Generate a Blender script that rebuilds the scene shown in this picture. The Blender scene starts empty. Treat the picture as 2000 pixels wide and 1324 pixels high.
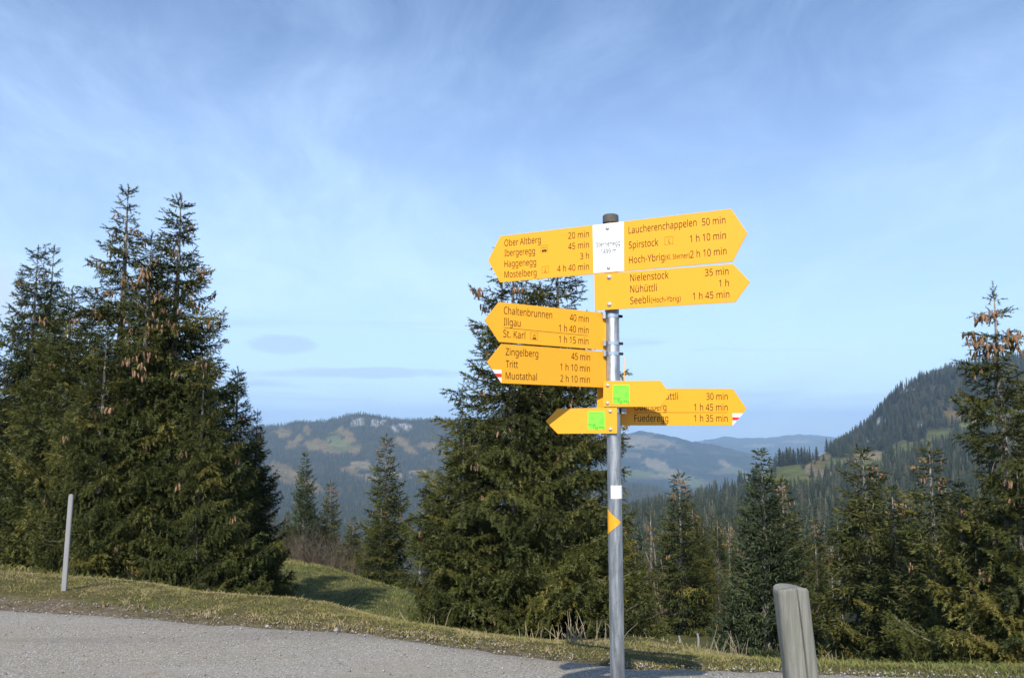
import bpy, math, random
import numpy as np
from mathutils import Vector, Matrix

# ------------------------------------------------------------------ camera, sky, sun, exposure
sc = bpy.context.scene
COL = sc.collection
F, CU, CV = 1525.0, 1000.0, 662.0           # focal length and centre in photo pixels
EYE = 1.65
PITCH = math.atan(178.0 / F)
cam_d = bpy.data.cameras.new('camera')
cam = bpy.data.objects.new('camera', cam_d)
COL.objects.link(cam)
cam.location = (0, 0, EYE)
cam.rotation_euler = (math.pi / 2 + PITCH, 0, 0)
cam_d.sensor_width = 36.0
cam_d.lens = 36.0 * F / 2000.0
cam_d.clip_start = 0.05
cam_d.clip_end = 60000
sc.camera = cam

SUN_AZ, SUN_EL = math.radians(9.0), math.radians(37.0)      # azimuth the shadows run to, from +Y to +X
world = bpy.data.worlds.new('World')
sc.world = world
world.use_nodes = True
sun_d = bpy.data.lights.new('sun', 'SUN')
sun_d.energy = 4.5
sun_d.angle = math.radians(0.53)
sun_d.color = (1.0, 0.95, 0.87)
sun = bpy.data.objects.new('sun', sun_d)
COL.objects.link(sun)
sun.location = (-5, -20, 30)
sdir = Vector((math.sin(SUN_AZ) * math.cos(SUN_EL), math.cos(SUN_AZ) * math.cos(SUN_EL), -math.sin(SUN_EL)))
sun.rotation_euler = sdir.to_track_quat('-Z', 'Y').to_euler()
sc.view_settings.view_transform = 'Standard'
sc.view_settings.look = 'None'
sc.view_settings.gamma = 1.0
sc.view_settings.use_curve_mapping = False
sc.view_settings.exposure = 0.32
sc.cycles.volume_bounces = 1
sc.cycles.max_bounces = 6
sc.cycles.diffuse_bounces = 3
sc.cycles.transparent_max_bounces = 8
HAZE_DENSITY = 1.15e-4


class NT:
    """small helper to write node trees"""
    def __init__(self, tree):
        self.t = tree
        self.l = tree.links

    def n(self, kind, **kw):
        nd = self.t.nodes.new(kind)
        for k, v in kw.items():
            setattr(nd, k, v)
        return nd

    def put(self, sock, v):
        if isinstance(v, bpy.types.NodeSocket):
            self.l.new(v, sock)
        else:
            sock.default_value = v

    def math(self, op, a, b=0.0, c=None, clamp=False):
        nd = self.n('ShaderNodeMath', operation=op, use_clamp=clamp)
        self.put(nd.inputs[0], a)
        self.put(nd.inputs[1], b)
        if c is not None:
            self.put(nd.inputs[2], c)
        return nd.outputs[0]

    def mix(self, f, a, b, mode='MIX'):
        nd = self.n('ShaderNodeMix', data_type='RGBA', blend_type=mode)
        self.put(nd.inputs[0], f)
        self.put(nd.inputs[6], a if isinstance(a, bpy.types.NodeSocket) else (*a, 1.0))
        self.put(nd.inputs[7], b if isinstance(b, bpy.types.NodeSocket) else (*b, 1.0))
        return nd.outputs[2]

    def noise(self, vec, scale, detail=4.0, rough=0.55, dist=0.0):
        nd = self.n('ShaderNodeTexNoise')
        if vec is not None:
            self.put(nd.inputs['Vector'], vec)
        nd.inputs['Scale'].default_value = scale
        nd.inputs['Detail'].default_value = detail
        nd.inputs['Roughness'].default_value = rough
        nd.inputs['Distortion'].default_value = dist
        return nd.outputs['Fac']

    def ramp(self, f, lo, hi, a=0.0, b=1.0):
        nd = self.n('ShaderNodeMapRange', interpolation_type='SMOOTHSTEP')
        self.put(nd.inputs[0], f)
        nd.inputs[1].default_value = lo
        nd.inputs[2].default_value = hi
        nd.inputs[3].default_value = a
        nd.inputs[4].default_value = b
        return nd.outputs[0]

    def mapping(self, vec, scale=(1, 1, 1), rot=(0, 0, 0), loc=(0, 0, 0)):
        nd = self.n('ShaderNodeMapping')
        self.put(nd.inputs[0], vec)
        nd.inputs[1].default_value = loc
        nd.inputs[2].default_value = rot
        nd.inputs[3].default_value = scale
        return nd.outputs[0]


def build_world():
    w = NT(world.node_tree)
    for nd in list(world.node_tree.nodes):
        world.node_tree.nodes.remove(nd)
    sky = w.n('ShaderNodeTexSky', sky_type='NISHITA')
    sky.sun_disc = False
    sky.sun_elevation = SUN_EL
    sky.sun_rotation = math.pi + SUN_AZ
    sky.altitude = 1500
    sky.air_density = 1.0
    sky.dust_density = 0.3
    sky.ozone_density = 2.6
    tc = w.n('ShaderNodeTexCoord').outputs['Generated']
    sep = w.n('ShaderNodeSeparateXYZ')
    w.put(sep.inputs[0], tc)
    x, y, z = sep.outputs
    # thin high cirrus, laid out on a flat layer above the viewer
    zz = w.math('ADD', w.math('MAXIMUM', z, 0.0), 0.22)
    com = w.n('ShaderNodeCombineXYZ')
    w.put(com.inputs[0], w.math('DIVIDE', x, zz))
    w.put(com.inputs[1], w.math('DIVIDE', y, zz))
    com.inputs[2].default_value = 0.0
    p = com.outputs[0]
    wn = w.n('ShaderNodeTexNoise')
    w.put(wn.inputs['Vector'], p)
    wn.inputs['Scale'].default_value = 0.9
    wn.inputs['Detail'].default_value = 3.0
    wv = w.n('ShaderNodeVectorMath', operation='MULTIPLY_ADD')
    w.put(wv.inputs[0], wn.outputs['Color'])
    wv.inputs[1].default_value = (0.9, 0.9, 0.0)
    w.put(wv.inputs[2], p)
    pw = wv.outputs[0]
    ps = w.mapping(pw, scale=(1.0, 0.55, 1.0), rot=(0, 0, math.radians(58)), loc=(1.3, 0.4, 0))
    n1 = w.noise(ps, 0.95, 9.0, 0.62, 0.4)
    n2 = w.noise(w.mapping(pw, scale=(1, 0.5, 1), rot=(0, 0, math.radians(72)), loc=(4, 2, 1)), 2.6, 8.0, 0.66, 0.3)
    n3 = w.noise(w.mapping(p, loc=(7.7, 1.1, 3)), 0.8, 3.0, 0.5)
    cir = w.math('MULTIPLY', w.ramp(n1, 0.36, 0.72), w.ramp(n3, 0.30, 0.62))
    cir = w.math('ADD', cir, w.math('MULTIPLY', w.ramp(n2, 0.42, 0.78), 0.45), clamp=True)
    low = w.ramp(z, 0.0, 0.60, 0.82, 0.04)               # the veil is thicker through the low sky
    fac = w.math('MULTIPLY', w.math('ADD', w.math('MULTIPLY', cir, 0.5), low), 0.85, clamp=True)
    skyc = w.mix(1.0, sky.outputs[0], (1.0, 1.12, 1.30), 'MULTIPLY')      # cold, clean mountain air
    col = w.mix(fac, skyc, (5.6, 7.7, 10.8))
    # faint grey stratus streaks close to the horizon
    pst = w.mapping(tc, scale=(2.2, 2.2, 26.0), loc=(0.35, 0.0, 0.2))
    st = w.noise(pst, 1.6, 5.0, 0.5, 0.4)
    band = w.math('MULTIPLY', w.ramp(z, 0.015, 0.05), w.ramp(z, 0.16, 0.09))
    col = w.mix(w.math('MULTIPLY', w.math('MULTIPLY', w.ramp(st, 0.54, 0.72), band), 0.6), col, (4.0, 5.0, 6.5))
    # a few small grey fair weather clouds low on the left
    pc = w.mapping(tc, scale=(5.0, 5.0, 13.0), loc=(2.0, 1.0, 0.0))
    cn = w.noise(pc, 1.7, 5.0, 0.55, 0.2)
    def blob(ax, az, rx, rz, k, c):
        nonlocal col
        dx = w.math('DIVIDE', w.math('SUBTRACT', w.math('DIVIDE', x, w.math('MAXIMUM', y, 0.05)), ax), rx)
        dz = w.math('DIVIDE', w.math('SUBTRACT', w.math('DIVIDE', z, w.math('MAXIMUM', y, 0.05)), az), rz)
        r = w.math('ADD', w.math('MULTIPLY', dx, dx), w.math('MULTIPLY', dz, dz))
        r = w.math('ADD', r, w.math('MULTIPLY', w.math('SUBTRACT', cn, 0.5), 4.5))
        m = w.math('MULTIPLY', w.math('MULTIPLY', w.ramp(r, 1.1, 0.0), k), w.math('GREATER_THAN', y, 0.1))
        col = w.mix(m, col, c)
    blob(-0.305, 0.108, 0.050, 0.013, 0.42, (3.6, 4.5, 6.0))
    blob(-0.68, 0.19, 0.06, 0.05, 0.6, (5.2, 5.9, 7.2))
    blob(-0.20, 0.073, 0.22, 0.0075, 0.5, (3.9, 4.9, 6.6))
    bg = w.n('ShaderNodeBackground')
    w.put(bg.inputs[0], col)
    bg.inputs[1].default_value = 0.105
    out = w.n('ShaderNodeOutputWorld')
    w.l.new(bg.outputs[0], out.inputs[0])


build_world()

# ------------------------------------------------------------------ helpers
rng = np.random.default_rng(7)
random.seed(7)
CP, SP = math.cos(PITCH), math.sin(PITCH)


def ray(u, v):
    a = (u - CU) / F
    b = (CV - v) / F
    return Vector((a, CP - b * SP, SP + b * CP))


def P(u, v, d):
    """the point seen at photo pixel (u, v) whose distance ahead (world Y) is d"""
    r = ray(u, v)
    return Vector((0, 0, EYE)) + r * (d / r.y)


def proj(x, y, z):
    z = z - EYE
    f = y * CP + z * SP
    up = -y * SP + z * CP
    return CU + F * x / f, CV - F * up / f


def v_to_z(v, d):
    b = (CV - v) / F
    return EYE + d * (SP + b * CP) / (CP - b * SP)


def np_mesh(name, V, faces, mats=(), tone=None, col=None, mat_idx=None, smooth=False):
    """V (n,3); faces (m,3) or (m,4) int array"""
    me = bpy.data.meshes.new(name)
    V = np.ascontiguousarray(V, dtype=np.float32)
    faces = np.ascontiguousarray(faces, dtype=np.int32)
    k = faces.shape[1]
    me.vertices.add(len(V))
    me.vertices.foreach_set('co', V.ravel())
    me.loops.add(faces.size)
    me.loops.foreach_set('vertex_index', faces.ravel())
    me.polygons.add(len(faces))
    me.polygons.foreach_set('loop_start', np.arange(0, faces.size, k, dtype=np.int32))
    if mat_idx is not None:
        me.polygons.foreach_set('material_index', np.ascontiguousarray(mat_idx, dtype=np.int32))
    me.update(calc_edges=True)
    if smooth:
        me.polygons.foreach_set('use_smooth', np.ones(len(faces), dtype=bool))
    if tone is not None:
        a = me.attributes.new('tone', 'FLOAT', 'POINT')
        a.data.foreach_set('value', np.ascontiguousarray(tone, dtype=np.float32))
    if col is not None:
        a = me.color_attributes.new('col', 'FLOAT_COLOR', 'POINT')
        c = np.ones((len(V), 4), dtype=np.float32)
        c[:, :3] = col
        a.data.foreach_set('color', c.ravel())
    for m in mats:
        me.materials.append(m)
    return me


def add(name, me, parent=None, label=None, cat=None, group=None, kind=None):
    o = bpy.data.objects.new(name, me)
    COL.objects.link(o)
    if parent is not None:
        o.parent = parent
    if label:
        o['label'] = label
    if cat:
        o['category'] = cat
    if group:
        o['group'] = group
    if kind:
        o['kind'] = kind
    return o


class MB:
    """collects geometry of one part"""
    def __init__(self):
        self.v, self.f = [], []

    def add(self, vs, fs):
        b = len(self.v)
        self.v += [tuple(p) for p in vs]
        self.f += [tuple(b + i for i in q) for q in fs]

    def tube(self, pts, rad, n=8, caps=True):
        pts = [Vector(p) for p in pts]
        rings = []
        prev = None
        for i, p in enumerate(pts):
            t = (pts[min(i + 1, len(pts) - 1)] - pts[max(i - 1, 0)])
            t.normalize()
            ref = prev if prev is not None else (Vector((1, 0, 0)) if abs(t.x) < 0.9 else Vector((0, 1, 0)))
            a = (ref - t * ref.dot(t)).normalized()
            b = t.cross(a)
            prev = a
            r = rad[i] if isinstance(rad, (list, tuple)) else rad
            rings.append([p + (a * math.cos(k * 2 * math.pi / n) + b * math.sin(k * 2 * math.pi / n)) * r for k in range(n)])
        vs = [q for rg in rings for q in rg]
        fs = []
        for i in range(len(pts) - 1):
            for k in range(n):
                fs.append((i * n + k, i * n + (k + 1) % n, (i + 1) * n + (k + 1) % n, (i + 1) * n + k))
        if caps:
            fs.append(tuple(range(n))[::-1])
            fs.append(tuple((len(pts) - 1) * n + k for k in range(n)))
        self.add(vs, fs)

    def prism(self, poly, M, z0, z1):
        """polygon in local xy (counter-clockwise), from z0 to z1, through matrix M"""
        n = len(poly)
        vs = [M @ Vector((x, y, z0)) for x, y in poly] + [M @ Vector((x, y, z1)) for x, y in poly]
        fs = [tuple(range(n))[::-1], tuple(range(n, 2 * n))]
        fs += [(k, (k + 1) % n, n + (k + 1) % n, n + k) for k in range(n)]
        self.add(vs, fs)

    def mesh(self, name, mat, smooth=False):
        me = bpy.data.meshes.new(name)
        me.from_pydata(self.v, [], self.f)
        me.materials.append(mat)
        if smooth:
            me.polygons.foreach_set('use_smooth', [True] * len(me.polygons))
        me.update()
        return me


def material(name, build, rough=0.8, spec=0.3, metallic=0.0):
    m = bpy.data.materials.new(name)
    m.use_nodes = True
    t = NT(m.node_tree)
    b = m.node_tree.nodes['Principled BSDF']
    b.inputs['Roughness'].default_value = rough
    b.inputs['Specular IOR Level'].default_value = spec
    b.inputs['Metallic'].default_value = metallic
    r = build(t, b)
    if r is not None:
        t.put(b.inputs['Base Color'], r if isinstance(r, bpy.types.NodeSocket) else (*r, 1.0))
    return m


def objco(t):
    return t.n('ShaderNodeTexCoord').outputs['Object']


def geopos(t):
    return t.n('ShaderNodeNewGeometry').outputs['Position']


def bump(t, b, h, dist, strength=1.0):
    bn = t.n('ShaderNodeBump')
    bn.inputs['Strength'].default_value = strength
    bn.inputs['Distance'].default_value = dist
    t.put(bn.inputs['Height'], h)
    t.l.new(bn.outputs[0], b.inputs['Normal'])


def attr(t, name, color=False):
    nd = t.n('ShaderNodeAttribute', attribute_name=name)
    return nd.outputs['Color'] if color else nd.outputs['Fac']


# ------------------------------------------------------------------ materials
def foliage_mat(name, dark, mid, light, trans=0.12):
    m = bpy.data.materials.new(name)
    m.use_nodes = True
    t = NT(m.node_tree)
    for nd in list(m.node_tree.nodes):
        m.node_tree.nodes.remove(nd)
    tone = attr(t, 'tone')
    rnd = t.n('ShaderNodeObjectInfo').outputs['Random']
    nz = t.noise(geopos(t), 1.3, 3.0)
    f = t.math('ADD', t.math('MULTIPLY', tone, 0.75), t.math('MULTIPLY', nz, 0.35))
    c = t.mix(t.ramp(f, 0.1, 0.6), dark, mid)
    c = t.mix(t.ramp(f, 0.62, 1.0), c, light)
    c = t.mix(t.math('MULTIPLY', rnd, 0.22), c, (mid[0] * 1.25, mid[1] * 0.95, mid[2] * 0.8))
    if name == 'forest needles':
        r2 = t.math('FRACT', t.math('MULTIPLY', rnd, 37.0))
        c = t.mix(t.ramp(r2, 0.55, 1.0, 0, .75), c, (0.11, 0.10, 0.06))
        c = t.mix(t.ramp(r2, 0.45, 0.0, 0, .7), c, (0.018, 0.026, 0.014))
    di = t.n('ShaderNodeBsdfDiffuse')
    tr = t.n('ShaderNodeBsdfTranslucent')
    gl = t.n('ShaderNodeBsdfGlossy')
    gl.inputs['Roughness'].default_value = 0.5
    t.put(di.inputs[0], c)
    t.put(tr.inputs[0], c)
    gl.inputs[0].default_value = (0.5, 0.55, 0.45, 1)
    m1 = t.n('ShaderNodeMixShader')
    m1.inputs[0].default_value = trans
    t.l.new(di.outputs[0], m1.inputs[1])
    t.l.new(tr.outputs[0], m1.inputs[2])
    m2 = t.n('ShaderNodeMixShader')
    m2.inputs[0].default_value = 0.035
    t.l.new(m1.outputs[0], m2.inputs[1])
    t.l.new(gl.outputs[0], m2.inputs[2])
    o = t.n('ShaderNodeOutputMaterial')
    t.l.new(m2.outputs[0], o.inputs[0])
    return m


M = {}
M['needle'] = foliage_mat('spruce needles', (0.017, 0.026, 0.010), (0.078, 0.090, 0.022), (0.21, 0.18, 0.042))
M['needle_blue'] = foliage_mat('fir needles', (0.026, 0.042, 0.020), (0.062, 0.085, 0.036), (0.12, 0.135, 0.06))
M['needle_far'] = foliage_mat('forest needles', (0.014, 0.021, 0.010), (0.036, 0.045, 0.021), (0.10, 0.09, 0.045), 0.05)
M['needle_brown'] = foliage_mat('dry needles', (0.06, 0.05, 0.03), (0.12, 0.085, 0.045), (0.2, 0.12, 0.05), 0.1)


def _bark(t, b):
    p = objco(t)
    n1 = t.noise(t.mapping(p, scale=(1, 1, 0.25)), 30.0, 5.0, 0.6)
    n2 = t.noise(p, 5.0, 3.0)
    bump(t, b, n1, 0.02, 0.8)
    c = t.mix(t.ramp(n1, 0.35, 0.65), (0.10, 0.085, 0.07), (0.30, 0.27, 0.235))
    return t.mix(t.ramp(n2, 0.5, 0.7), c, (0.36, 0.34, 0.30))


M['bark'] = material('spruce bark', _bark, 0.95, 0.1)


def _twig(t, b):
    n = t.noise(geopos(t), 9.0, 3.0)
    return t.mix(t.ramp(n, 0.4, 0.6), (0.075, 0.062, 0.045), (0.24, 0.22, 0.18))


M['twig'] = material('grey twigs', _twig, 0.95, 0.1)


def _cone(t, b):
    rnd = t.n('ShaderNodeObjectInfo').outputs['Random']
    n = t.noise(objco(t), 60.0, 2.0)
    c = t.mix(rnd, (0.20, 0.115, 0.062), (0.35, 0.235, 0.14))
    return t.mix(t.ramp(n, 0.45, 0.6), c, (0.22, 0.11, 0.05))


M['cone'] = material('cone scales', _cone, 0.7, 0.25)


def _gravel(t, b):
    p = geopos(t)
    vor = t.n('ShaderNodeTexVoronoi')
    t.put(vor.inputs['Vector'], p)
    vor.inputs['Scale'].default_value = 150.0
    vor2 = t.n('ShaderNodeTexVoronoi')
    t.put(vor2.inputs['Vector'], p)
    vor2.inputs['Scale'].default_value = 60.0
    fine = t.noise(p, 160.0, 3.0, 0.7)
    mid = t.noise(p, 12.0, 6.0, 0.7)
    big = t.noise(p, 0.75, 5.0, 0.6, 0.6)
    streak = t.noise(t.mapping(p, scale=(0.35, 1.6, 1), rot=(0, 0, math.radians(16))), 1.1, 5.0, 0.6)
    g = t.mix(t.ramp(fine, 0.3, 0.7), (0.212, 0.182, 0.142), (0.342, 0.300, 0.240))
    sepc = t.n('ShaderNodeSeparateColor')
    t.put(sepc.inputs[0], vor.outputs['Color'])
    g = t.mix(t.ramp(sepc.outputs[0], 0.86, 0.96), g, (0.52, 0.51, 0.48))
    g = t.mix(t.ramp(sepc.outputs[1], 0.88, 0.97), g, (0.075, 0.07, 0.062))
    g = t.mix(t.math('MULTIPLY', t.ramp(mid, 0.5, 0.72), 0.35), g, (0.15, 0.135, 0.115))
    g = t.mix(t.math('MULTIPLY', t.ramp(big, 0.46, 0.68), 0.55), g, (0.27, 0.225, 0.165))
    g = t.mix(t.math('MULTIPLY', t.ramp(streak, 0.58, 0.72), 0.35), g, (0.25, 0.20, 0.14))
    tr_ = t.noise(t.mapping(p, scale=(0.16, 1.5, 1), rot=(0, 0, math.radians(-13)), loc=(0, .3, 0)), 1.3, 3.0, 0.5)
    g = t.mix(t.math('MULTIPLY', t.ramp(tr_, 0.5, 0.62), 0.22), g, (0.33, 0.315, 0.285))
    g = t.mix(t.math('MULTIPLY', t.ramp(tr_, 0.46, 0.36), 0.25), g, (0.15, 0.138, 0.12))
    blot = t.noise(t.mapping(p, scale=(0.7, 2.4, 1), rot=(0, 0, math.radians(-13)), loc=(3, 1, 0)), 2.6, 5.0, 0.65)
    g = t.mix(t.math('MULTIPLY', t.ramp(blot, 0.62, 0.70), 0.5), g, (0.25, 0.185, 0.115))
    h = t.math('ADD', t.math('MULTIPLY', vor2.outputs['Distance'], 0.6), t.math('MULTIPLY', vor.outputs['Distance'], 0.5))
    h = t.math('ADD', h, t.math('MULTIPLY', mid, 1.4))
    bump(t, b, h, 0.003, 0.5)
    return g


M['gravel'] = material('worn gravel asphalt', _gravel, 0.92, 0.15)
M['pebble'] = material('pebble stone', lambda t, b: t.mix(t.n('ShaderNodeNewGeometry').outputs['Random Per Island'],
                                                      (0.17, 0.15, 0.12), (0.42, 0.40, 0.36)), 0.85, 0.2)


def _soil(t, b):
    p = geopos(t)
    base = attr(t, 'col', True)
    n = t.noise(p, 22.0, 6.0, 0.7)
    n2 = t.noise(p, 1.7, 5.0, 0.6)
    c = t.mix(t.ramp(n, 0.3, 0.7), base, t.mix(1.0, base, (0.5, 0.5, 0.5), 'MULTIPLY'))
    c = t.mix(t.math('MULTIPLY', t.ramp(n2, 0.45, 0.65), 0.4), c, (0.13, 0.105, 0.05))
    bump(t, b, t.noise(p, 14.0, 7.0, 0.75), 0.06, 0.9)
    return c


M['turf'] = material('turf and soil', _soil, 0.95, 0.1)


def _hill(t, b):
    p = geopos(t)
    base = attr(t, 'col', True)
    n = t.noise(p, 0.05, 8.0, 0.7)
    n2 = t.noise(p, 0.011, 6.0, 0.65)
    c = t.mix(t.ramp(n, 0.35, 0.7), base, t.mix(1.0, base, (0.55, 0.55, 0.58), 'MULTIPLY'))
    c = t.mix(t.math('MULTIPLY', t.ramp(n2, 0.5, 0.65), 0.3), c, (0.13, 0.10, 0.06))
    bump(t, b, n, 3.0, 0.8)
    return c


M['hill'] = material('hill ground', _hill, 1.0, 0.05)


def _grass(t, b):
    tone = attr(t, 'tone')
    n = t.noise(geopos(t), 2.4, 4.0, 0.6)
    f = t.math('ADD', t.math('MULTIPLY', tone, 0.6), t.math('MULTIPLY', n, 0.8))
    c = t.mix(t.ramp(f, 0.3, 0.62), (0.115, 0.14, 0.034), (0.22, 0.19, 0.062))
    c = t.mix(t.ramp(f, 0.62, 0.9), c, (0.31, 0.24, 0.125))
    return c


M['grass'] = material('autumn grass', _grass, 0.75, 0.2)
M['straw'] = material('dry straw', lambda t, b: t.mix(t.noise(geopos(t), 30.0), (0.24, 0.18, 0.10), (0.46, 0.38, 0.25)), 0.8, 0.2)
M['brush'] = material('bare shrub wood', lambda t, b: t.mix(t.noise(geopos(t), 3.0), (0.06, 0.043, 0.034), (0.17, 0.135, 0.105)), 0.9, 0.1)


def _steel(t, b):
    p = objco(t)
    n = t.noise(t.mapping(p, scale=(14, 14, 1.2)), 6.0, 7.0, 0.7)
    n2 = t.noise(p, 45.0, 4.0, 0.6)
    c = t.mix(t.ramp(n, 0.35, 0.65), (0.24, 0.26, 0.275), (0.42, 0.44, 0.455))
    c = t.mix(t.math('MULTIPLY', t.ramp(n2, 0.55, 0.7), 0.4), c, (0.20, 0.19, 0.18))
    t.put(b.inputs['Roughness'], t.ramp(n, 0.3, 0.7, 0.38, 0.62))
    bump(t, b, n, 0.0006, 0.5)
    return c


M['steel'] = material('galvanised steel', _steel, 0.5, 0.5, 0.72)
M['band'] = material('bright steel band', lambda t, b: (0.62, 0.63, 0.64), 0.28, 0.5, 0.9)
M['bolt'] = material('zinc bolt', lambda t, b: (0.70, 0.66, 0.63), 0.35, 0.5, 0.6)
M['dark'] = material('dark rubber', lambda t, b: (0.035, 0.032, 0.03), 0.8, 0.2)


def _cap(t, b):
    n = t.noise(objco(t), 60.0, 4.0)
    return t.mix(n, (0.06, 0.055, 0.048), (0.13, 0.12, 0.105))


M['cap'] = material('weathered cap', _cap, 0.75, 0.3)


def _board(t, b):
    n = t.noise(objco(t), 3.0, 4.0)
    n2 = t.noise(t.mapping(objco(t), scale=(1, 1, 4)), 20.0, 4.0)
    c = t.mix(t.math('MULTIPLY', n, 0.5), (0.84, 0.375, 0.018), (0.80, 0.35, 0.016))
    c = t.mix(t.math('MULTIPLY', t.ramp(n2, 0.55, 0.8), 0.14), c, (0.55, 0.31, 0.06))
    run = t.noise(t.mapping(objco(t), scale=(60, 60, 2.5)), 2.0, 5.0, 0.6)
    c = t.mix(t.math('MULTIPLY', t.ramp(run, 0.58, 0.8), 0.16), c, (0.42, 0.26, 0.09))
    spots = t.noise(objco(t), 120.0, 2.0)
    c = t.mix(t.math('MULTIPLY', t.ramp(spots, 0.70, 0.76), 0.35), c, (0.30, 0.18, 0.06))
    t.put(b.inputs['Roughness'], t.ramp(run, 0.3, 0.8, 0.34, 0.6))
    return c


M['board'] = material('yellow enamel', _board, 0.42, 0.35)
M['white'] = material('white enamel', lambda t, b: (0.80, 0.80, 0.79), 0.4, 0.4)
M['ink'] = material('dark brown print', lambda t, b: (0.035, 0.014, 0.006), 0.6, 0.2)
M['ink_fine'] = material('thin brown print', lambda t, b: (0.30, 0.15, 0.01), 0.6, 0.2)
M['ink_grey'] = material('grey print', lambda t, b: (0.04, 0.045, 0.04), 0.6, 0.2)
M['red'] = material('red enamel', lambda t, b: (0.62, 0.035, 0.022), 0.4, 0.4)
M['green'] = material('green sticker', lambda t, b: (0.22, 0.74, 0.055), 0.4, 0.3)
M['green_mid'] = material('green sticker print', lambda t, b: (0.16, 0.60, 0.05), 0.4, 0.3)
M['green_dark'] = material('dark green print', lambda t, b: (0.01, 0.12, 0.01), 0.5, 0.3)


def _wood(t, b):
    p = objco(t)
    n = t.noise(t.mapping(p, scale=(38, 38, 1.1)), 3.0, 9.0, 0.75, 0.3)
    n2 = t.noise(p, 7.0, 4.0, 0.6)
    c = t.mix(t.ramp(n, 0.25, 0.75), (0.13, 0.128, 0.105), (0.265, 0.26, 0.225))
    c = t.mix(t.math('MULTIPLY', t.ramp(n2, 0.5, 0.7), 0.35), c, (0.16, 0.17, 0.12))
    bump(t, b, n, 0.003, 0.7)
    return c


M['wood'] = material('weathered grey wood', _wood, 0.9, 0.15)
M['stake'] = material('pale grey stake wood', lambda t, b: t.mix(t.noise(t.mapping(objco(t), scale=(20, 20, 1)), 4.0, 6.0),
                                                            (0.19, 0.185, 0.18), (0.31, 0.305, 0.30)), 0.85, 0.15)

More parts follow.
